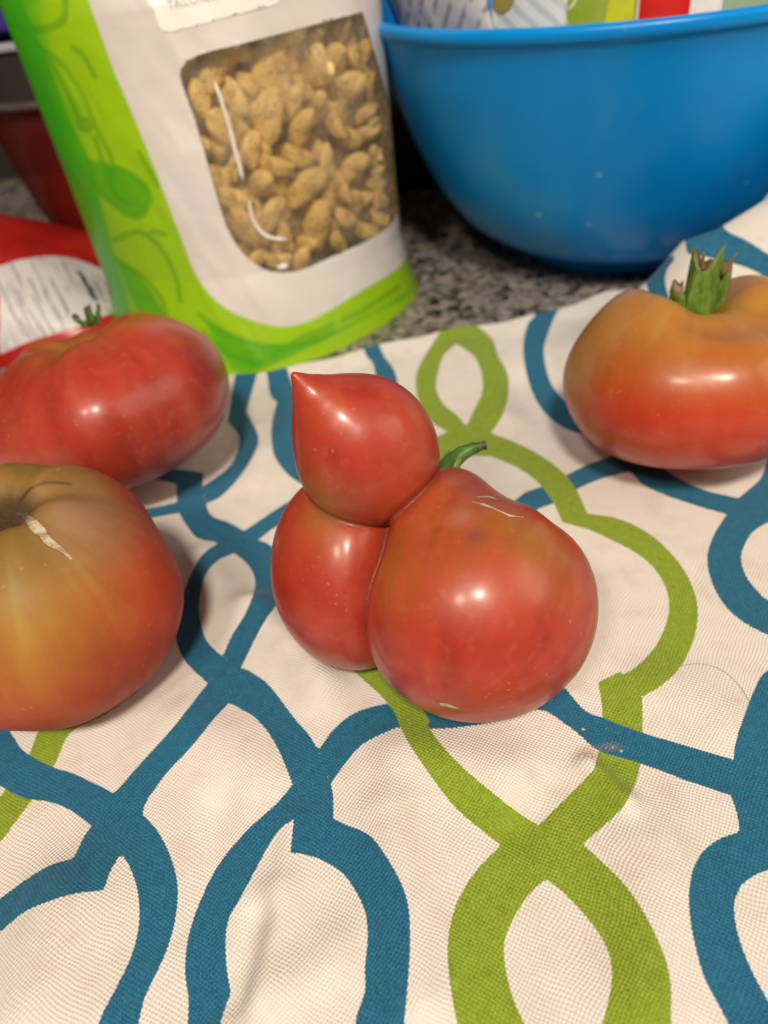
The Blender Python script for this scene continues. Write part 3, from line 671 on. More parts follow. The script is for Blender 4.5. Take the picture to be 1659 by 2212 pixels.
# unproject traced outlines onto the pouch front, giving panel coordinates (x, z)
gx = np.linspace(BX0, BX1, 240); gz = np.linspace(0, BTOP, 300)
GX, GZ = np.meshgrid(gx, gz, indexing='ij'); GP = pouch_pt(GX.ravel(), GZ.ravel()); GQ = np.stack(proj(GP), 1)
def on_pouch(pts):
    out = []
    for p in pts:
        k = np.argsort(np.hypot(GQ[:, 0]-p[0], GQ[:, 1]-p[1]))[:4]; wg = 1/(.5+np.hypot(GQ[k, 0]-p[0], GQ[k, 1]-p[1])**2)
        out.append([(GX.ravel()[k]*wg).sum()/wg.sum(), (GZ.ravel()[k]*wg).sum()/wg.sum()])
    return np.array(out)
WIN = on_pouch(smooth_loop("392,148* 422,121 562,84 781,25* 786,34 809,112 843,236 860,348 863,438 843,489* 787,523 714,556 646,585 590,587 540,562 500,512 472,438 450,360 422,264 391,174", 3))
TOPX = on_pouch([(191, 0), (120, 0)])[0]
WHITE = on_pouch([(191, 2), (253, 169), (315, 315), (388, 506), (427, 601), (478, 658), (540, 691), (596, 705), (646, 700), (714, 669), (787, 624), (871, 568)])
WHITE = np.vstack([[WHITE[0, 0]-.5, BTOP-1.0], WHITE[0]+[-.35, 2.5], spline(WHITE, 4), [BX1+2, WHITE[-1, 1]+.3], [BX1+2, BTOP-1.0]])
nz, nx = 210, 170
px_ = np.linspace(BX0, BX1, nx); pz_ = np.concatenate([np.linspace(0, 16, nz-20), np.linspace(16, BTOP, 21)[1:]])
PXg, PZg = np.meshgrid(px_, pz_, indexing='ij'); pp = np.stack([PXg.ravel(), PZg.ravel()], 1)
d = poly_sdf(pp, WIN, 3, 3)
cell = (BX1-BX0)/nx                          # snap vertices onto the window outline so its edge is clean
for _ in range(2):
    d = poly_sdf(pp, WIN, 3, 3)
    gxp = (poly_sdf(pp+[.02, 0], WIN, 3, 3)-d)/.02; gzp = (poly_sdf(pp+[0, .02], WIN, 3, 3)-d)/.02
    m = np.abs(d) < cell*.55; pp[m] -= (d[:, None]*np.stack([gxp, gzp], 1))[m]
ff = grid_faces(nx, len(pz_)); cen = pp[ff].mean(1); dc = poly_sdf(cen, WIN, 3, 3)
dW = poly_sdf(pp, WHITE, 4, 4)
t = NT('pouch_print'); uv = t.n('ShaderNodeUVMap').outputs[0]
o = t.coord(); n = t.noise(o, 30, 3); gsh = t.attr('side')
lime = t.mix(t.ramp(t.math('ADD', gsh, t.math('MULTIPLY', t.math('SUBTRACT', n, .5), .9)), .15, .75), (.06, .40, .003), (.30, .55, .003))
lime = t.mix(t.ramp(t.attr('leaf'), .17, .09, 0, .42), lime, (.015, .24, .004))
lime = t.mix(t.ramp(t.attr('leaf2'), .12, -.12, 0, .72), lime, (.035, .36, .003))
wh = t.mix(t.ramp(t.noise(o, 16, 3), .35, .7), (.74, .71, .70), (.63, .60, .57))
spk = t.ramp(t.voro(uv, .9), .05, .03); wh = t.mix(t.math('MULTIPLY', spk, .35), wh, (.3, .2, .14))
t.set(Base_Color=t.mix(t.ramp(t.attr('panel'), .05, -.05), lime, wh), Roughness=.38)
t.put(t.b.inputs['Coat Weight'], .25); t.put(t.b.inputs['Coat Roughness'], .2)
t.set(Normal=t.bump(t.math('ADD', t.noise(o, 22, 3), t.math('MULTIPLY', t.noise(t.mapping(o, (1, 1, 3)), 60, 2), .3)), .0022, .35))
POUCH = t.m
LEAVES = [[(8, 38), (60, 70), (120, 150), (170, 255)], [(140, 0), (138, 40), (110, 60), (78, 66)], [(90, 105), (130, 135), (175, 200), (215, 290), (240, 340), (245, 395)], [(160, 105), (180, 120), (205, 165)],
 [(190, 345), (205, 400), (240, 440), (290, 470), (318, 450), (320, 410), (290, 380), (250, 360)], [(205, 300), (225, 360), (250, 420), (280, 440)], [(245, 520), (300, 500), (350, 540), (380, 600), (390, 650)], [(250, 560), (300, 590), (345, 640), (360, 690)],
 [(330, 500), (355, 505)], [(430, 680), (480, 715), (560, 745), (640, 745), (720, 715)], [(440, 720), (500, 770), (560, 785)], [(590, 770), (650, 730), (720, 700)], [(740, 690), (800, 660), (860, 620)], [(170, 260), (195, 262), (192, 278), (172, 275), (172, 262)], [(300, 330), (340, 400)]]
leaf = np.full(len(pp), 9.0)
for L in LEAVES: leaf = np.minimum(leaf, line_sdf(pp, spline(on_pouch(L), 3)))
leaf2 = np.full(len(pp), 9.0)
for s in ("190,345 205,400 240,440 290,470 318,450 320,410 290,380 250,360", "250,560* 300,590 360,690* 300,680", "-30,-60* 30,-60* 46,0 107,139 139,228 169,298 198,357 215,430 238,520 262,600 290,700* 230,700* 150,420 60,200", "440,690* 560,745 700,725 860,640* 893,624* 720,725 560,800* 500,800"):
    leaf2 = np.minimum(leaf2, poly_sdf(pp, on_pouch(smooth_loop(s, 2)), 3, 3))
edge = np.clip((pp[:, 0]-BX0)/3.4, 0, 1)*.9
pouch = empty('snack_pouch', (-4.5, 35, 0), 'lime green and white stand-up pouch with a clear window full of seasoned nuts', 'food pouch')
PO = np.array([-4.5, 35, 0])
PV = pouch_pt(pp[:, 0], pp[:, 1])
mesh('front_panel', PV-PO, ff[dc >= 0], POUCH, pouch, uv=pp, attrs=dict(panel=dW, leaf=leaf, leaf2=leaf2, side=edge))
# back and bottom
bx = np.linspace(BX0, BX1, 60); bz = np.linspace(0, BTOP, 40); BXg, BZg = np.meshgrid(bx, bz, indexing='ij')
s_ = (BXg-BX0)/(BX1-BX0); by = seam_y(BZg)+np.sin(np.pi*s_)**.7*np.interp(BZg, [0, 4, 10, 16, 21], [3.8, 3.0, 2.2, 1.2, .1])
bv = np.stack([seam_x(BXg, BZg), by, BZg+.02], -1).reshape(-1, 3)
ones = np.ones(len(bv))
mesh('back_panel', bv-PO, grid_faces(60, 40)[:, ::-1], POUCH, pouch, uv=bv[:, [0, 2]], attrs=dict(panel=ones, leaf=ones*9, leaf2=ones*9, side=ones*.5))
bot = []; k = 40
for i in range(60):
    f_ = pouch_pt(np.array([bx[i]]), np.array([0.0]))[0]; b_ = bv.reshape(60, 40, 3)[i, 0]
    for j in np.linspace(0, 1, 6): bot.append(f_*(1-j)+b_*j+[0, 0, .35*math.sin(math.pi*j)])
bot = np.array(bot); ones = np.ones(len(bot))
mesh('bottom_gusset', bot-PO, grid_faces(60, 6), POUCH, pouch, uv=bot[:, :2], attrs=dict(panel=ones, leaf=ones*9, leaf2=ones*9, side=ones*.3))
# clear window
t = NT('clear_film'); nt = t.t
gl = t.n('ShaderNodeBsdfGlossy'); gl.inputs['Roughness'].default_value = .13; gl.inputs['Color'].default_value = (1, 1, 1, 1)
tr = t.n('ShaderNodeBsdfTransparent'); tr.inputs[0].default_value = (.97, .95, .92, 1)
df = t.n('ShaderNodeBsdfDiffuse'); df.inputs[0].default_value = (.74, .62, .42, 1)
lw = t.n('ShaderNodeLayerWeight'); lw.inputs[0].default_value = .35
bm = t.bump(t.noise(t.mapping(t.coord(), (1, 1, .6)), 90, 3), .004, .7); t.put(gl.inputs['Normal'], bm)
m1 = t.n('ShaderNodeMixShader'); t.put(m1.inputs[0], t.ramp(t.noise(t.coord(), 55, 4), .35, .75, .08, .30)); nt.links.new(tr.outputs[0], m1.inputs[1]); nt.links.new(df.outputs[0], m1.inputs[2])
m2 = t.n('ShaderNodeMixShader'); t.put(m2.inputs[0], t.math('ADD', t.math('MULTIPLY', lw.outputs['Fresnel'], .3), .02, clamp=True)); nt.links.new(m1.outputs[0], m2.inputs[1]); nt.links.new(gl.outputs[0], m2.inputs[2])
nt.links.new(m2.outputs[0], t.out.inputs[0]); FILM = t.m
mesh('window', PV-PO, ff[dc < 0], FILM, pouch, uv=pp)
# embossed crease lines on the window, their shine painted as pale film
CREASE = simple('crease_shine', (.86, .83, .78), .3)
for L in ([(464, 176), (478, 215), (495, 270), (510, 330), (526, 390)], [(538, 434), (545, 470), (562, 498), (588, 514), (620, 516)]):
    s = on_pouch(spline(L, 5)); q = pouch_pt(s[:, 0], s[:, 1], .05)
    V_, F_ = tube(q, np.interp(np.linspace(0, 1, len(q)), [0, .1, .9, 1], [.03, .08, .09, .04]), 6, True); mesh('crease', V_-PO, F_, CREASE, pouch)
q = on_pouch([(610, 576)]); q = pouch_pt(q[:, 0], q[:, 1], .05)[0]
V_, F_ = blob(q, .22, 3, (1.2, .4, .6)); mesh('film_glint', V_-PO, F_, simple('glint_white', (.9, .88, .85), .05), pouch)  # glint on the film, put in as a pale blob
# white sticker with a line of small print
t = NT('sticker'); t.set(Base_Color=(.90, .85, .82), Roughness=.4); STK = t.m
lab = on_pouch(smooth_loop("300,-160* 318,-60 333,20 341,52 362,68 420,55 600,8 760,-34* 760,-160*", 4))

LABP = np.vstack([lab[lab[:, 1] < 18.0]]) if (lab[:, 1] < 18.0).sum() > 8 else lab
LABP = np.vstack([LABP[np.argsort(LABP[:, 0])]]) if False else lab
hi = BTOP-2.0
lowpts = on_pouch(smooth_loop("318,2* 333,20 341,52 362,68 420,55 600,8* 610,4*", 4))
x0, x1 = lowpts[0, 0]-.3, 2.2
slope = (lowpts[-1, 1]-lowpts[np.argmin(lowpts[:, 1]), 1])/(lowpts[-1, 0]-lowpts[np.argmin(lowpts[:, 1]), 0])
LABP = np.vstack([[x0-.25, hi], lowpts[:-6], [x1, lowpts[-1, 1]+slope*(x1-lowpts[-1, 0])], [x1, hi]])
lg = np.stack(np.meshgrid(np.linspace(LABP[:, 0].min()-.1, LABP[:, 0].max()+.1, 90), np.linspace(LABP[:, 1].min()-.1, hi+.1, 90), indexing='ij'), -1).reshape(-1, 2)
for _ in range(2):
    d = poly_sdf(lg, LABP, 3, 3); gxp = (poly_sdf(lg+[.02, 0], LABP, 3, 3)-d)/.02; gzp = (poly_sdf(lg+[0, .02], LABP, 3, 3)-d)/.02
    m = np.abs(d) < .055; lg[m] -= (d[:, None]*np.stack([gxp, gzp], 1))[m]
lf = grid_faces(90, 90); lf = lf[poly_sdf(lg[lf].mean(1), LABP, 3, 3) < 0]
sticker = mesh('sticker', pouch_pt(lg[:, 0], lg[:, 1], .035)-PO, lf, STK, pouch)
INK = simple('grey_ink', (.33, .31, .30), .6)
def text_on(body, size, fn, mat, name, parent, origin, ext=.0):
    cu = bpy.data.curves.new(name, 'FONT'); cu.body = body; cu.size = size; cu.resolution_u = 3
    to = bpy.data.objects.new(name, cu); C.objects.link(to); bpy.context.view_layer.update()
    me = bpy.data.meshes.new_from_object(to); co = np.zeros(len(me.vertices)*3); me.vertices.foreach_get('co', co); co = co.reshape(-1, 3)
    fs = [tuple(p.vertices) for p in me.polygons]; bpy.data.objects.remove(to)
    if len(co) == 0: return None
    return mesh(name, fn(co[:, 0], co[:, 1])-origin, fs, mat, parent, smooth=False)
tl, tr_ = on_pouch([(364, 22), (462, 0)])
tv = (tr_-tl)/np.linalg.norm(tr_-tl); tn = np.array([-tv[1], tv[0]])
text_on('TAILORED', .42, lambda u, v: pouch_pt(tl[0]+u*tv[0]+v*tn[0], tl[1]+u*tv[1]+v*tn[1], .045), INK, 'print', sticker, PO)
# nuts behind the window
t = NT('seasoned_nut'); o = t.coord(); oi = t.n('ShaderNodeObjectInfo').outputs['Random']
n = t.noise(o, 160, 4, .65); vs = t.voro(o, 520)
c_ = t.mix(oi, (.82, .55, .15), (.93, .71, .26)); c_ = t.mix(t.ramp(n, .42, .7), c_, (.55, .30, .09))
c_ = t.mix(t.math('MULTIPLY', t.ramp(vs, .36, .16), t.ramp(t.noise(o, 90, 2), .40, .55)), c_, (.05, .045, .015))
t.set(Base_Color=c_, Roughness=.55, Normal=t.bump(n, .0012, .6)); NUT = t.m
def nut_mesh(seed):
    nu, nv = 22, 15; u = np.arange(nu)*2*np.pi/nu; v = np.linspace(0, np.pi, nv); U_, V_ = np.meshgrid(u, v, indexing='ij')
    D = np.stack([np.sin(V_)*np.cos(U_)*.60, np.sin(V_)*np.sin(U_)*.46, np.cos(V_)], -1).reshape(-1, 3)
    D[:, 0] += .16*(D[:, 2]**2); D *= (1-.13*np.exp(-(D[:, 0]/.14)**2)*(D[:, 1] < 0))[:, None]
    D *= (1+.10*vnoise(D, 1.8, seed, 2))[:, None]; return D, grid_faces(nu, nv, True)
NM = []
for k in range(4):
    D, F_ = nut_mesh(k+50); o_ = mesh('nut', D, F_, NUT); NM.append(o_.data); bpy.data.objects.remove(o_)
NW = WIN.copy(); rr2 = np.random.default_rng(11)
HAND = [((585, 165), 1.38, 5, 1.0), ((680, 150), 1.25, -60, 1.15), ((575, 265), 1.15, 10, 1.1), ((490, 295), 1.15, -55, 1.0), ((455, 160), .95, 40, 1.0), ((505, 225), .85, -35, 1.), ((650, 290), .95, 35, .8), ((745, 205), 1.1, 60, 1.), ((660, 420), 1.15, 62, .9), ((685, 510), 1.3, 20, .8),
        ((540, 335), .8, 30, 1.), ((590, 375), .95, -75, .8), ((725, 280), .85, -40, .8), ((790, 300), .9, 70, .8), ((530, 515), 1.1, -40, 1.1), ((560, 410), .9, 60, .9), ((765, 375), .9, 55, .9), ((805, 200), .95, 10, 1.), ((740, 420), .8, -30, .9), ((820, 440), .8, 60, .8), ((725, 140), .9, 40, 1.0), ((425, 215), .9, 20, .9)]
def put_nut(p, r, ang, fat, layer):
    if p[0] > 1.2: r = min(r, .82-.2*(p[0]-1.2)); fat = min(fat, .8); p = np.array([min(p[0], 2.35), p[1]])
    me = NM[int(rr2.integers(4))]; o_ = bpy.data.objects.new('nut', me); C.objects.link(o_)
    q = pouch_pt(np.array([p[0]]), np.array([p[1]]), 0)[0]; q[1] += .42+.68*r+layer*min(1, max(0, (2.6-p[0])/2))
    o_.location = Vector(q)*CM; o_.scale = (r*fat, r*.8, r)
    o_.rotation_euler = (math.radians(rr2.uniform(-22, 22)), math.radians(ang), math.radians(rr2.uniform(-50, 50)))
    tag(o_, 'golden herb-flecked roasted nut packed behind the clear window of the pouch', 'nut', 'nuts inside the pouch')
    return o_
placed = []
NL = {0: 'long upright golden nut at the top centre of the pouch window', 1: 'fat speckled golden nut at the upper right of the pouch window', 2: 'smooth pale round nut near the centre of the pouch window', 3: 'slanted speckled nut crossed by the upper white crease', 9: 'long pale nut near the bottom of the pouch window', 14: 'plump nut at the lower left corner of the pouch window'}
for hk, ((a, b), r, ang, fat) in enumerate(HAND):
    p = on_pouch([(a, b)])[0]; o_ = put_nut(p, r, ang, fat, 0)
    if hk in NL: o_['label'] = NL[hk]
    placed.append((p[0], p[1], r))
tries = 0; cnt = 0
while tries < 5000 and cnt < 75:
    tries += 1; p = np.array([rr2.uniform(WIN[:, 0].min(), WIN[:, 0].max()), rr2.uniform(WIN[:, 1].min(), WIN[:, 1].max())])
    if poly_sdf(p[None], WIN, 3, 3)[0] > .25: continue
    r = rr2.uniform(.62, .95)
    if any(math.hypot(p[0]-a, p[1]-b) < .62*(r+c_r) for a, b, c_r in placed): continue
    placed.append((p[0], p[1], r)); put_nut(p, r, rr2.uniform(-90, 90), rr2.uniform(.8, 1.05), .12); cnt += 1
pl2 = []; tries = 0
while tries < 6000 and len(pl2) < 95:
    tries += 1; p = np.array([rr2.uniform(WIN[:, 0].min(), WIN[:, 0].max()), rr2.uniform(WIN[:, 1].min(), WIN[:, 1].max())])
    if poly_sdf(p[None], WIN, 3, 3)[0] > .4 or any(math.hypot(p[0]-a, p[1]-b) < .95 for a, b in pl2): continue
    pl2.append(p); put_nut(p, .85, rr2.uniform(-90, 90), 1., .75)
# herb crumbs filling the gaps
t = NT('herb_crumbs'); o = t.coord(); n = t.noise(o, 300, 4, .7)
t.set(Base_Color=t.mix(t.ramp(n, .35, .65), (.12, .08, .03), (.48, .32, .12)), Roughness=.8, Normal=t.bump(n, .003, 1)); 
q = pouch_pt(pp[:, 0], pp[:, 1]); q[:, 1] += np.minimum(1.9, .55*bulge(pp[:, 0], pp[:, 1]))+.2*vnoise(q, 1.5, 3); m = poly_sdf(cen, WIN, 3, 3) < .3
tag(mesh('herb_crumbs', q, ff[m & (cen[:, 1] < WIN[:, 1].max()+.2)], t.m), 'brown herb and spice crumbs filling the gaps between the nuts in the pouch', 'spice crumbs', kind='stuff')

# ------------------------------------------------------------------ blue bowl
BC = np.array([15.5, 40.5, 0])
t = NT('blue_melamine'); o = t.coord(); n = t.noise(o, 9, 4, .6); nn = t.noise(o, 25, 3)
c_ = t.mix(t.ramp(n, .3, .7), (.0005, .25, .74), (.001, .31, .86))
spk = t.voro(o, 75); spm = t.ramp(t.noise(o, 14, 2), .5, .62); c_ = t.mix(t.math('MULTIPLY', t.math('MULTIPLY', t.ramp(spk, .12, .06), spm), .75), c_, (.35, .60, .80))
c_ = t.mix(t.ramp(nn, .52, .75, 0, .28), c_, (.10, .38, .60))
t.set(Base_Color=c_, Roughness=t.ramp(n, .3, .7, .26, .38)); t.put(t.b.inputs['Specular IOR Level'], .28)
BLU = t.m
prof = [(0, .35), (4.9, .35), (5.2, .05), (5.45, .08), (5.5, .5), (6.0, .75), (7.3, 1.35), (8.5, 2.2), (9.35, 3.2), (10.0, 4.2), (10.55, 5.3), (11.1, 6.6), (11.6, 8.0), (12.05, 9.4), (12.4, 10.7), (12.56, 11.15), (12.68, 11.4), (12.84, 11.55), (12.9, 11.75), (12.84, 11.94), (12.66, 12.02), (12.5, 11.96), (12.38, 11.7), (12.1, 10.8), (11.7, 9.0), (11.0, 6.8), (9.9, 4.6), (8.3, 2.8), (6, 1.7), (3, 1.3), (0, 1.2)]
def lathe(prof, seg, n=5, ctr=(0, 0, 0), wob=0):
    S = spline(prof, n); th = np.arange(seg)*2*np.pi/seg
    V = np.stack([S[None, :, 0]*np.cos(th)[:, None], S[None, :, 0]*np.sin(th)[:, None], np.repeat(S[None, :, 1], seg, 0)], -1).reshape(-1, 3)
    return V+np.array(ctr), grid_faces(seg, len(S), True)
bowl = empty('mixing_bowl', BC, 'deep glossy blue mixing bowl standing on the granite at the right rear', 'bowl')
i_rim = [i for i, p in enumerate(prof) if p[1] > 11.5]
V_, F_ = lathe(prof[4:17], 144, 5); mesh('wall', V_, F_, BLU, bowl)
V_, F_ = lathe(prof[16:23], 144, 6); mesh('rim', V_, F_, BLU, bowl)
V_, F_ = lathe(prof[22:], 96, 4); mesh('inner_wall', V_, F_, BLU, bowl)
V_, F_ = lathe(prof[:5], 96, 4); mesh('foot', V_, F_, BLU, bowl)

# ------------------------------------------------------------------ packets standing in the bowl
def packet(name, quad, yy, th, mat, label, cat, marks=(), zlow=None, lean=.25):
    """quad: top-view outline traced at depth yy: pixel corners; the packet continues down into the bowl"""
    def inside(p):                            # the point of the sight line just behind the bowl's near rim
        for y in np.arange(26, 46, .1):
            q = aty(*p, y)
            if np.hypot(q[0]-BC[0], q[1]-BC[1]) < 11.3-yy: return q
        return aty(*p, 40)
    L0, L1 = inside(quad[0]), inside(quad[1])
    root = empty(name, ((L0+L1)/2)*[1, 1, 0]+[0, 0, 3], label, cat); O = np.array(root.location)/CM
    ax = L1-L0; W_ = np.linalg.norm(ax[:2]); ux = np.array([ax[0], ax[1], 0])/W_; tiltv = np.array([quad[2], lean, 1.0]); tiltv /= np.linalg.norm(tiltv)
    nrm = np.cross(ux, tiltv); nrm /= np.linalg.norm(nrm)
    if nrm[1] > 0: nrm = -nrm
    B0 = (L0+L1)/2
    def pt(u, v, off):                        # u along the width (cm), v up from the rim line (cm)
        u = np.asarray(u, float); v = np.asarray(v, float)
        s_ = np.clip(u/W_+.5, 0, 1); pl = th*.5*np.sqrt(np.clip(np.sin(np.pi*s_), 0, 1))*np.clip(np.sin(np.pi*np.clip((v+3)/11.4, 0, 1)), 0, 1)**.5+.02
        return B0+u[:, None]*ux+v[:, None]*tiltv+nrm*(pl*(1 if off >= 0 else -1)+off+.05*vnoise(np.c_[u, v, 0*u], .8, 7)) [:, None]
    u = np.linspace(-W_/2, W_/2, 40); v = np.linspace(-2.6, 8, 60); Ug, Vg = np.meshgrid(u, v, indexing='ij')
    A = pt(Ug.ravel(), Vg.ravel(), 0.0); B = pt(Ug.ravel(), Vg.ravel(), -1e-6)
    f1 = grid_faces(40, 60); f2 = f1[:, ::-1]+len(A)
    uvv = np.stack([Ug.ravel(), Vg.ravel()], 1)
    body = mesh('wrapper', np.vstack([A, B])-O, np.vstack([f1, f2]), mat, root, uv=np.vstack([uvv, uvv]))
    return root, body, pt, O, W_
def line_mat(name, base, ink, freq, ang, rough=.35, thin=.5, amount=.8, brk=True):
    t = NT(name); uv = t.n('ShaderNodeUVMap').outputs[0]; s = t.n('ShaderNodeSeparateXYZ'); t.put(s.inputs[0], t.mapping(uv, rot=(0, 0, math.radians(ang))))
    y = t.math('SINE', t.math('MULTIPLY', s.outputs[1], freq*2*math.pi)); m = t.ramp(y, thin, thin+.35)
    if brk: m = t.math('MULTIPLY', m, t.ramp(t.noise(t.mapping(uv, (1.6, freq*.8, 1), rot=(0, 0, math.radians(ang))), 1.0, 2), .42, .52))
    t.set(Base_Color=t.mix(t.math('MULTIPLY', m, amount), base, ink), Roughness=rough); return t.m
P1, w1, f1_, O1, W1 = packet('white_packet', [(862, 40), (1068, 50), -.30], 0, 1.0, line_mat('white_print', (.80, .78, .76), (.25, .27, .34), 1.5, -38, thin=.4), 'white packet with grey small print and a red edge, leftmost in the blue bowl', 'packet')
RDM = simple('red_plastic', (.62, .012, .010), .3)
u = np.linspace(-W1/2-.45, -W1/2+.35, 6); v = np.linspace(-2.5, 8, 30); Ug, Vg = np.meshgrid(u, v, indexing='ij')
mesh('red_edge', f1_(Ug.ravel(), Vg.ravel(), .06)-O1, grid_faces(6, 30), RDM, P1)
P2, w2, f2_, O2, W2 = packet('striped_packet', [(1060, 50), (1222, 42), .15], .3, .9, line_mat('pale_stripes', (.60, .66, .70), (.30, .38, .44), 1.9, 35, brk=False, thin=.1, amount=.55), 'pale grey-blue striped packet with a round olive emblem, standing in the bowl', 'packet')
th = np.arange(33)*2*np.pi/32
cu_ = np.array([-.9, 0, .95])
uu = cu_[0]; vv_ = cu_[2]
dv = np.array([[0, 0]]+[[r_*math.cos(a), r_*math.sin(a)] for r_ in (.35, .72) for a in th[:-1]])
df_ = [(0, 1+j, 1+(j+1) % 32) for j in range(32)]+[(1+j, 33+j, 33+(j+1) % 32, 1+(j+1) % 32) for j in range(32)]
mesh('olive_emblem', f2_(uu+dv[:, 0]*.85, vv_+dv[:, 1], .04)-O2, [tuple(q) for q in df_], simple('olive_ink', (.28, .22, .05), .5), P2)
P3, w3, f3_, O3, W3 = packet('lime_packet', [(1200, 46), (1392, 34), .25], .6, .9, simple('lime_plastic', (.50, .56, .006), .3), 'lime yellow packet with white lettering po, in the middle of the bowl', 'packet')
GRN = simple('olive_green_print', (.25, .36, .03), .35)
mesh('green_panel', (lambda g: f3_(g[0].ravel(), g[1].ravel(), .03))(np.meshgrid(np.linspace(-W3/2, -W3/2+1.9, 10), np.linspace(-2.4, 8, 30), indexing='ij'))-O3, grid_faces(10, 30), GRN, P3)
text_on('po', 1.7, lambda x, y: f3_(-W3/2+.25+x*.75-y*.3, .15+y+x*.35, .05), simple('pale_ink', (.55, .62, .35), .5), 'lettering', P3, O3)
tri = np.array([[1.15, 1.1], [.85, 2.2], [1.5, 2.1]]); mesh('white_triangle', f3_(tri[:, 0]-.6, tri[:, 1], .05)-O3, [(0, 1, 2)], simple('white_ink', (.8, .8, .78), .5), P3)
P4, w4, f4_, O4, W4 = packet('red_white_packet', [(1372, 36), (1560, 18), .10], .2, .8, simple('white_plastic', (.78, .77, .76), .3), 'white packet with a red corner, rightmost in the blue bowl', 'packet')
mesh('red_corner', (lambda g: f4_(g[0].ravel(), g[1].ravel(), .03))(np.meshgrid(np.linspace(-W4/2+.1, -W4/2+1.75, 10), np.linspace(-2.4, 8, 30), indexing='ij'))-O4, grid_faces(10, 30), RDM, P4)
P5, w5, f5_, O5, W5 = packet('green_packet', [(1545, 20), (1720, 8), .10], .9, .8, simple('sage_plastic', (.30, .42, .28), .35), 'muted green packet behind the bowl rim at the far right', 'packet')

# ------------------------------------------------------------------ red pillow pack with a nutrition label
PKC = np.array([-21.5, 42.5, 0])
def pack_h(x, y):
    a = np.clip(1-np.abs((x+21.5)/10.2)**2.6, 0, 1); b = np.clip(1-np.abs((y-42.3)/6.6)**2.3, 0, 1)
    return 5.4*np.sqrt(a)*np.sqrt(b)*(1+.05*vnoise(np.c_[x, y, 0*x], .35, 61, 3))*np.interp(x, [-30, -19, -15, -12], [1, 1, .80, .62])
ua = np.linspace(-31.7, -11.3, 120); ub = 42.3+6.6*np.sin(np.linspace(-np.pi/2, np.pi/2, 100)); A, B = np.meshgrid(ua, ub, indexing='ij')
A_, B_ = A.ravel(), B.ravel(); H_ = pack_h(A_, B_)
pk = empty('red_snack_pack', (-21.5, 42.5, 0), 'red pillow pack with a white nutrition label lying on the counter behind the left tomatoes', 'snack pack')
t = NT('red_film'); n = t.noise(t.coord(), 25, 3); t.set(Base_Color=t.mix(t.ramp(n, .3, .7), (.38, .012, .010), (.50, .022, .016)), Roughness=.32, Normal=t.bump(n, .003, .5)); RF = t.m
V_ = np.stack([A_, B_, H_+.03], 1); f1 = grid_faces(120, 100); Vb = V_.copy(); Vb[:, 2] = .02+0*H_
mesh('wrapper', np.vstack([V_, Vb])-PKC, np.vstack([f1, f1[:, ::-1]+len(V_)]), RF, pk)
GQk = np.stack(proj(V_), 1)
def on_pack(pts):
    out = []
    for p in pts:
        dd = np.hypot(GQk[:, 0]-p[0], GQk[:, 1]-p[1])+(V_[:, 1] > 42.5)*300; k = np.argsort(dd)[:3]; wg = 1/(1+dd[k]**2); out.append([(A_[k]*wg).sum()/wg.sum(), (B_[k]*wg).sum()/wg.sum()])
    return np.array(out)
LB = on_pack(smooth_loop("2,576* 40,564 119,554 179,566 228,588 264,618 284,659* 234,681 159,711 79,735 2,766*", 3))
LB = np.vstack([[-28.5, LB[0, 1]-.2], LB, [-28.5, LB[-1, 1]]])
lg = np.stack(np.meshgrid(np.linspace(-28.6, -11.5, 190), np.linspace(35.75, 44, 110), indexing='ij'), -1).reshape(-1, 2)
for _ in range(2):
    d = poly_sdf(lg, LB, 3, 3); g1 = (poly_sdf(lg+[.02, 0], LB, 3, 3)-d)/.02; g2 = (poly_sdf(lg+[0, .02], LB, 3, 3)-d)/.02
    m = np.abs(d) < .06; lg[m] -= (d[:, None]*np.stack([g1, g2], 1))[m]
lf = grid_faces(190, 110); lf = lf[poly_sdf(lg[lf].mean(1), LB, 3, 3) < 0]
t = NT('nutrition_label'); uv = t.n('ShaderNodeUVMap').outputs[0]; s = t.n('ShaderNodeSeparateXYZ'); t.put(s.inputs[0], uv)
l1 = t.ramp(t.math('SINE', t.math('MULTIPLY', s.outputs[0], 2*math.pi*2.1)), .55, .9); br = t.ramp(t.noise(t.mapping(uv, (1.9, .45, 1)), 1, 2), .46, .56)
rgt = t.ramp(s.outputs[0], 5.6, 5.8); l2 = t.math('MULTIPLY', t.ramp(t.math('SINE', t.math('MULTIPLY', s.outputs[0], 2*math.pi*3.4)), .2, .7), rgt)
c_ = t.mix(t.math('MULTIPLY', t.math('MULTIPLY', l1, br), .65), (.63, .61, .62), (.12, .14, .15)); c_ = t.mix(t.math('MULTIPLY', l2, .45), c_, (.16, .15, .12))
bar = t.math('MULTIPLY', t.ramp(t.math('ABSOLUTE', t.math('SUBTRACT', s.outputs[0], 5.15)), .14, .09), t.math('MULTIPLY', t.ramp(s.outputs[1], .3, .5), t.ramp(s.outputs[1], 4.4, 4.1)))
bar2 = t.math('MULTIPLY', t.ramp(t.math('ABSOLUTE', t.math('SUBTRACT', s.outputs[0], .2)), .2, .12), t.ramp(s.outputs[1], 3.0, 2.8))
c_ = t.mix(t.math('MAXIMUM', bar, bar2), c_, (.035, .04, .045))
smg = t.ramp(t.noise(uv, .9, 3), .5, .62, 0, .35); c_ = t.mix(t.math('MULTIPLY', smg, t.ramp(s.outputs[1], 2.6, 4)), c_, (.30, .28, .34))
t.set(Base_Color=c_, Roughness=.45)
BARI = simple('dark_ink', (.04, .045, .05), .6); GRI = simple('mid_ink', (.30, .30, .30), .6)
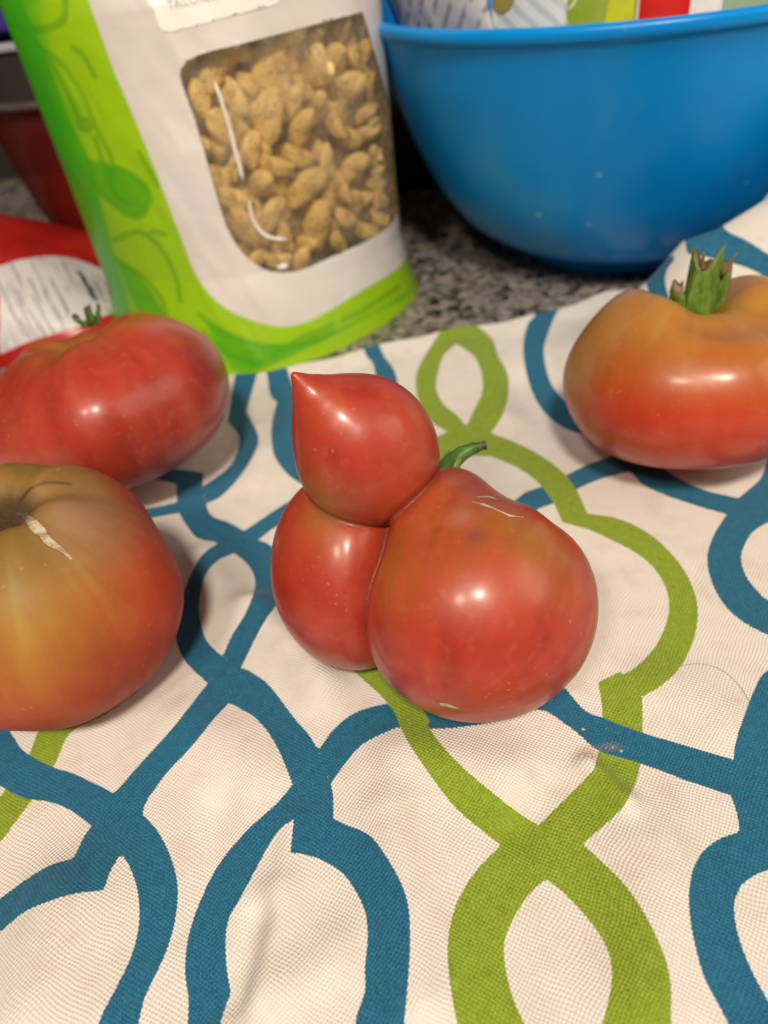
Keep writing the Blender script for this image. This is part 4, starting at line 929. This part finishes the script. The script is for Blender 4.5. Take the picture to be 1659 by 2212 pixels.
def strips(lines, wd, mat, nm):
    parts = []
    for L in lines:
        q = on_pack(spline(L, 4)); T = np.gradient(q, axis=0); T /= np.maximum(np.linalg.norm(T, axis=1)[:, None], 1e-6); N = np.stack([-T[:, 1], T[:, 0]], 1)*wd/2
        a = q+N; b = q-N; v = np.vstack([a, b]); k = len(q)
        parts.append((np.stack([v[:, 0], v[:, 1], pack_h(v[:, 0], v[:, 1])+.10], 1)-PKC, [(i, i+1, k+i+1, k+i) for i in range(k-1)]))
    V__, F__ = join(parts); mesh(nm, V__, F__, mat, pk)
strips([[(170, 588), (190, 618), (210, 652)]], .24, BARI, 'printed_bar')
rz = np.random.default_rng(5)
strips([[(x0_, y0_), (x0_+22*f_, y0_+36*f_), (x0_+40*f_, y0_+72*f_)] for x0_, y0_, f_ in [(70, 640, .7), (92, 628, .9), (60, 668, .7), (98, 690, .4), (20, 665, .9), (44, 690, .6), (120, 668, .4), (198, 592, .7), (212, 596, .8), (225, 606, .7), (238, 616, .6), (206, 612, .6), (232, 628, .5), (130, 640, .5), (34, 628, .5)]], .08, GRI, 'printed_lines')
# label coordinates: first axis across the printed lines, second along them
cc = on_pack([(150, 640), (235, 672), (180, 575)])
ex = cc[1]-cc[2]; ex = ex/np.linalg.norm(ex); ey = np.array([-ex[1], ex[0]]); rel = lg-on_pack([(2, 760)])[0]
al = -(rel@ex); acr = rel@ey
if acr.mean() < 0: acr = -acr
mesh('nutrition_label', np.stack([lg[:, 0], lg[:, 1], pack_h(lg[:, 0], lg[:, 1])+.07], 1)-PKC, lf, t.m, pk, uv=np.stack([acr, al+3], 1))

# ------------------------------------------------------------------ clear tub with dark red tomatoes
TC = np.array([-12.6, 51.5, 0])
def clear_mat(name, tint, a, refl=.12, body=(.2, .2, .2)):
    t = NT(name); nt = t.t; gl = t.n('ShaderNodeBsdfGlossy'); gl.inputs['Roughness'].default_value = .12
    tr = t.n('ShaderNodeBsdfTransparent'); tr.inputs[0].default_value = (*tint, 1); df = t.n('ShaderNodeBsdfDiffuse'); df.inputs[0].default_value = (*body, 1)
    m1 = t.n('ShaderNodeMixShader'); m1.inputs[0].default_value = a; nt.links.new(tr.outputs[0], m1.inputs[1]); nt.links.new(df.outputs[0], m1.inputs[2])
    m2 = t.n('ShaderNodeMixShader'); m2.inputs[0].default_value = refl; nt.links.new(m1.outputs[0], m2.inputs[1]); nt.links.new(gl.outputs[0], m2.inputs[2])
    nt.links.new(m2.outputs[0], t.out.inputs[0]); return t.m
TUB = clear_mat('clear_tub', (.75, .45, .42), .45, .05, (.17, .022, .018)); LID = clear_mat('smoky_lid', (.4, .35, .35), .75, .05, (.05, .042, .045))
tub = empty('clear_tub', TC, 'clear plastic tub with a smoky lid behind the pouch at the left edge', 'tub')
V_, F_ = lathe([(0, .3), (3.2, .35), (4.6, .9), (5.4, 2.0), (6.1, 4.2), (6.7, 8), (6.9, 9.6), (7.1, 9.9)], 72, 4); mesh('wall', V_, F_, TUB, tub)
V_, F_ = lathe([(7.0, 9.75), (7.35, 9.8), (7.4, 9.95), (7.3, 10.15), (7.0, 10.15)], 72, 3); mesh('rim', V_, F_, simple('grey_plastic', (.09, .07, .07), .4), tub)
V_, F_ = lathe([(7.2, 10.1), (7.3, 11.2), (7.25, 12.3), (7.0, 12.6), (6.5, 12.55), (0, 12.5)], 72, 4); mesh('lid', V_, F_, LID, tub)
V_, F_ = lathe([(7.1, 12.35), (7.45, 12.4), (7.5, 12.6), (7.3, 12.8), (7.0, 12.7)], 72, 3); mesh('lid_edge', V_, F_, simple('pale_plastic', (.36, .35, .42), .3), tub)
def paintD(V, D, U, Vv):
    c = np.tile(np.array([.30, .012, .010]), (len(V), 1)); return mixc(c, DRED*.8, sm(vnoise(V, .5, 2), -.2, .4)), np.zeros(len(V)), sm(Vv, .2, .08)*.7
for k, (dx, dy, z, a, lab_) in enumerate([(-2.2, -1.2, 3.7, 3.1, 'dark red tomato at the bottom of the clear tub, nearest the camera'), (2.4, 1.3, 3.6, 2.9, 'dark red tomato at the bottom of the clear tub, behind the pouch'), (-1.6, .6, 7.6, 3.3, 'dark red tomato on top of the others in the clear tub'), ]):
    tomato((TC[0]+dx, TC[1]+dy, z), a, a*.85, (10*k, -12*k, 30*k), lab_, paintD, nrib=5, rib=.02, dimple=.3, dw=.25, seed=k+9, nu=72, nv=48)
# purple carton on the lid
t = simple('purple_carton', (.06, .025, .26), .4)
pc = slab('purple_carton', -19.5, -6.5, 47.5, 55, 12.85, 18.5, t)
bv_ = pc.modifiers.new('bevel', 'BEVEL'); bv_.width = .004; bv_.segments = 3
tag(pc, 'dark purple carton lying on top of the clear tub, top left corner', 'carton')

# black appliance added to fill the dark gap between pouch and bowl
t = simple('gap_black', (.006, .006, .006), .6)
ba = slab('dark_gap_block', 1.5, 13.5, 53.5, 60, 0.02, 24, t)
bv_ = ba.modifiers.new('bevel', 'BEVEL'); bv_.width = .008; bv_.segments = 3
tag(ba, 'black appliance added to fill the dark gap between the pouch and the blue bowl', 'block')

HAIR = simple('dark_hair', (.10, .07, .04), .5)
hp = []
for a, b in ((1470, 1432), (1520, 1426), (1565, 1442), (1600, 1475), (1622, 1512)):
    p = at(a, b, .5); p[2] = float(towel_h(np.array([p[0]]), np.array([p[1]]))[0])+.04; hp.append(p)
V_, F_ = tube(spline(hp, 6), .0045, 5)
tag(mesh('hair', V_, F_, HAIR), 'fine dark hair lying in a curve on the white cloth near the right edge', 'hair')
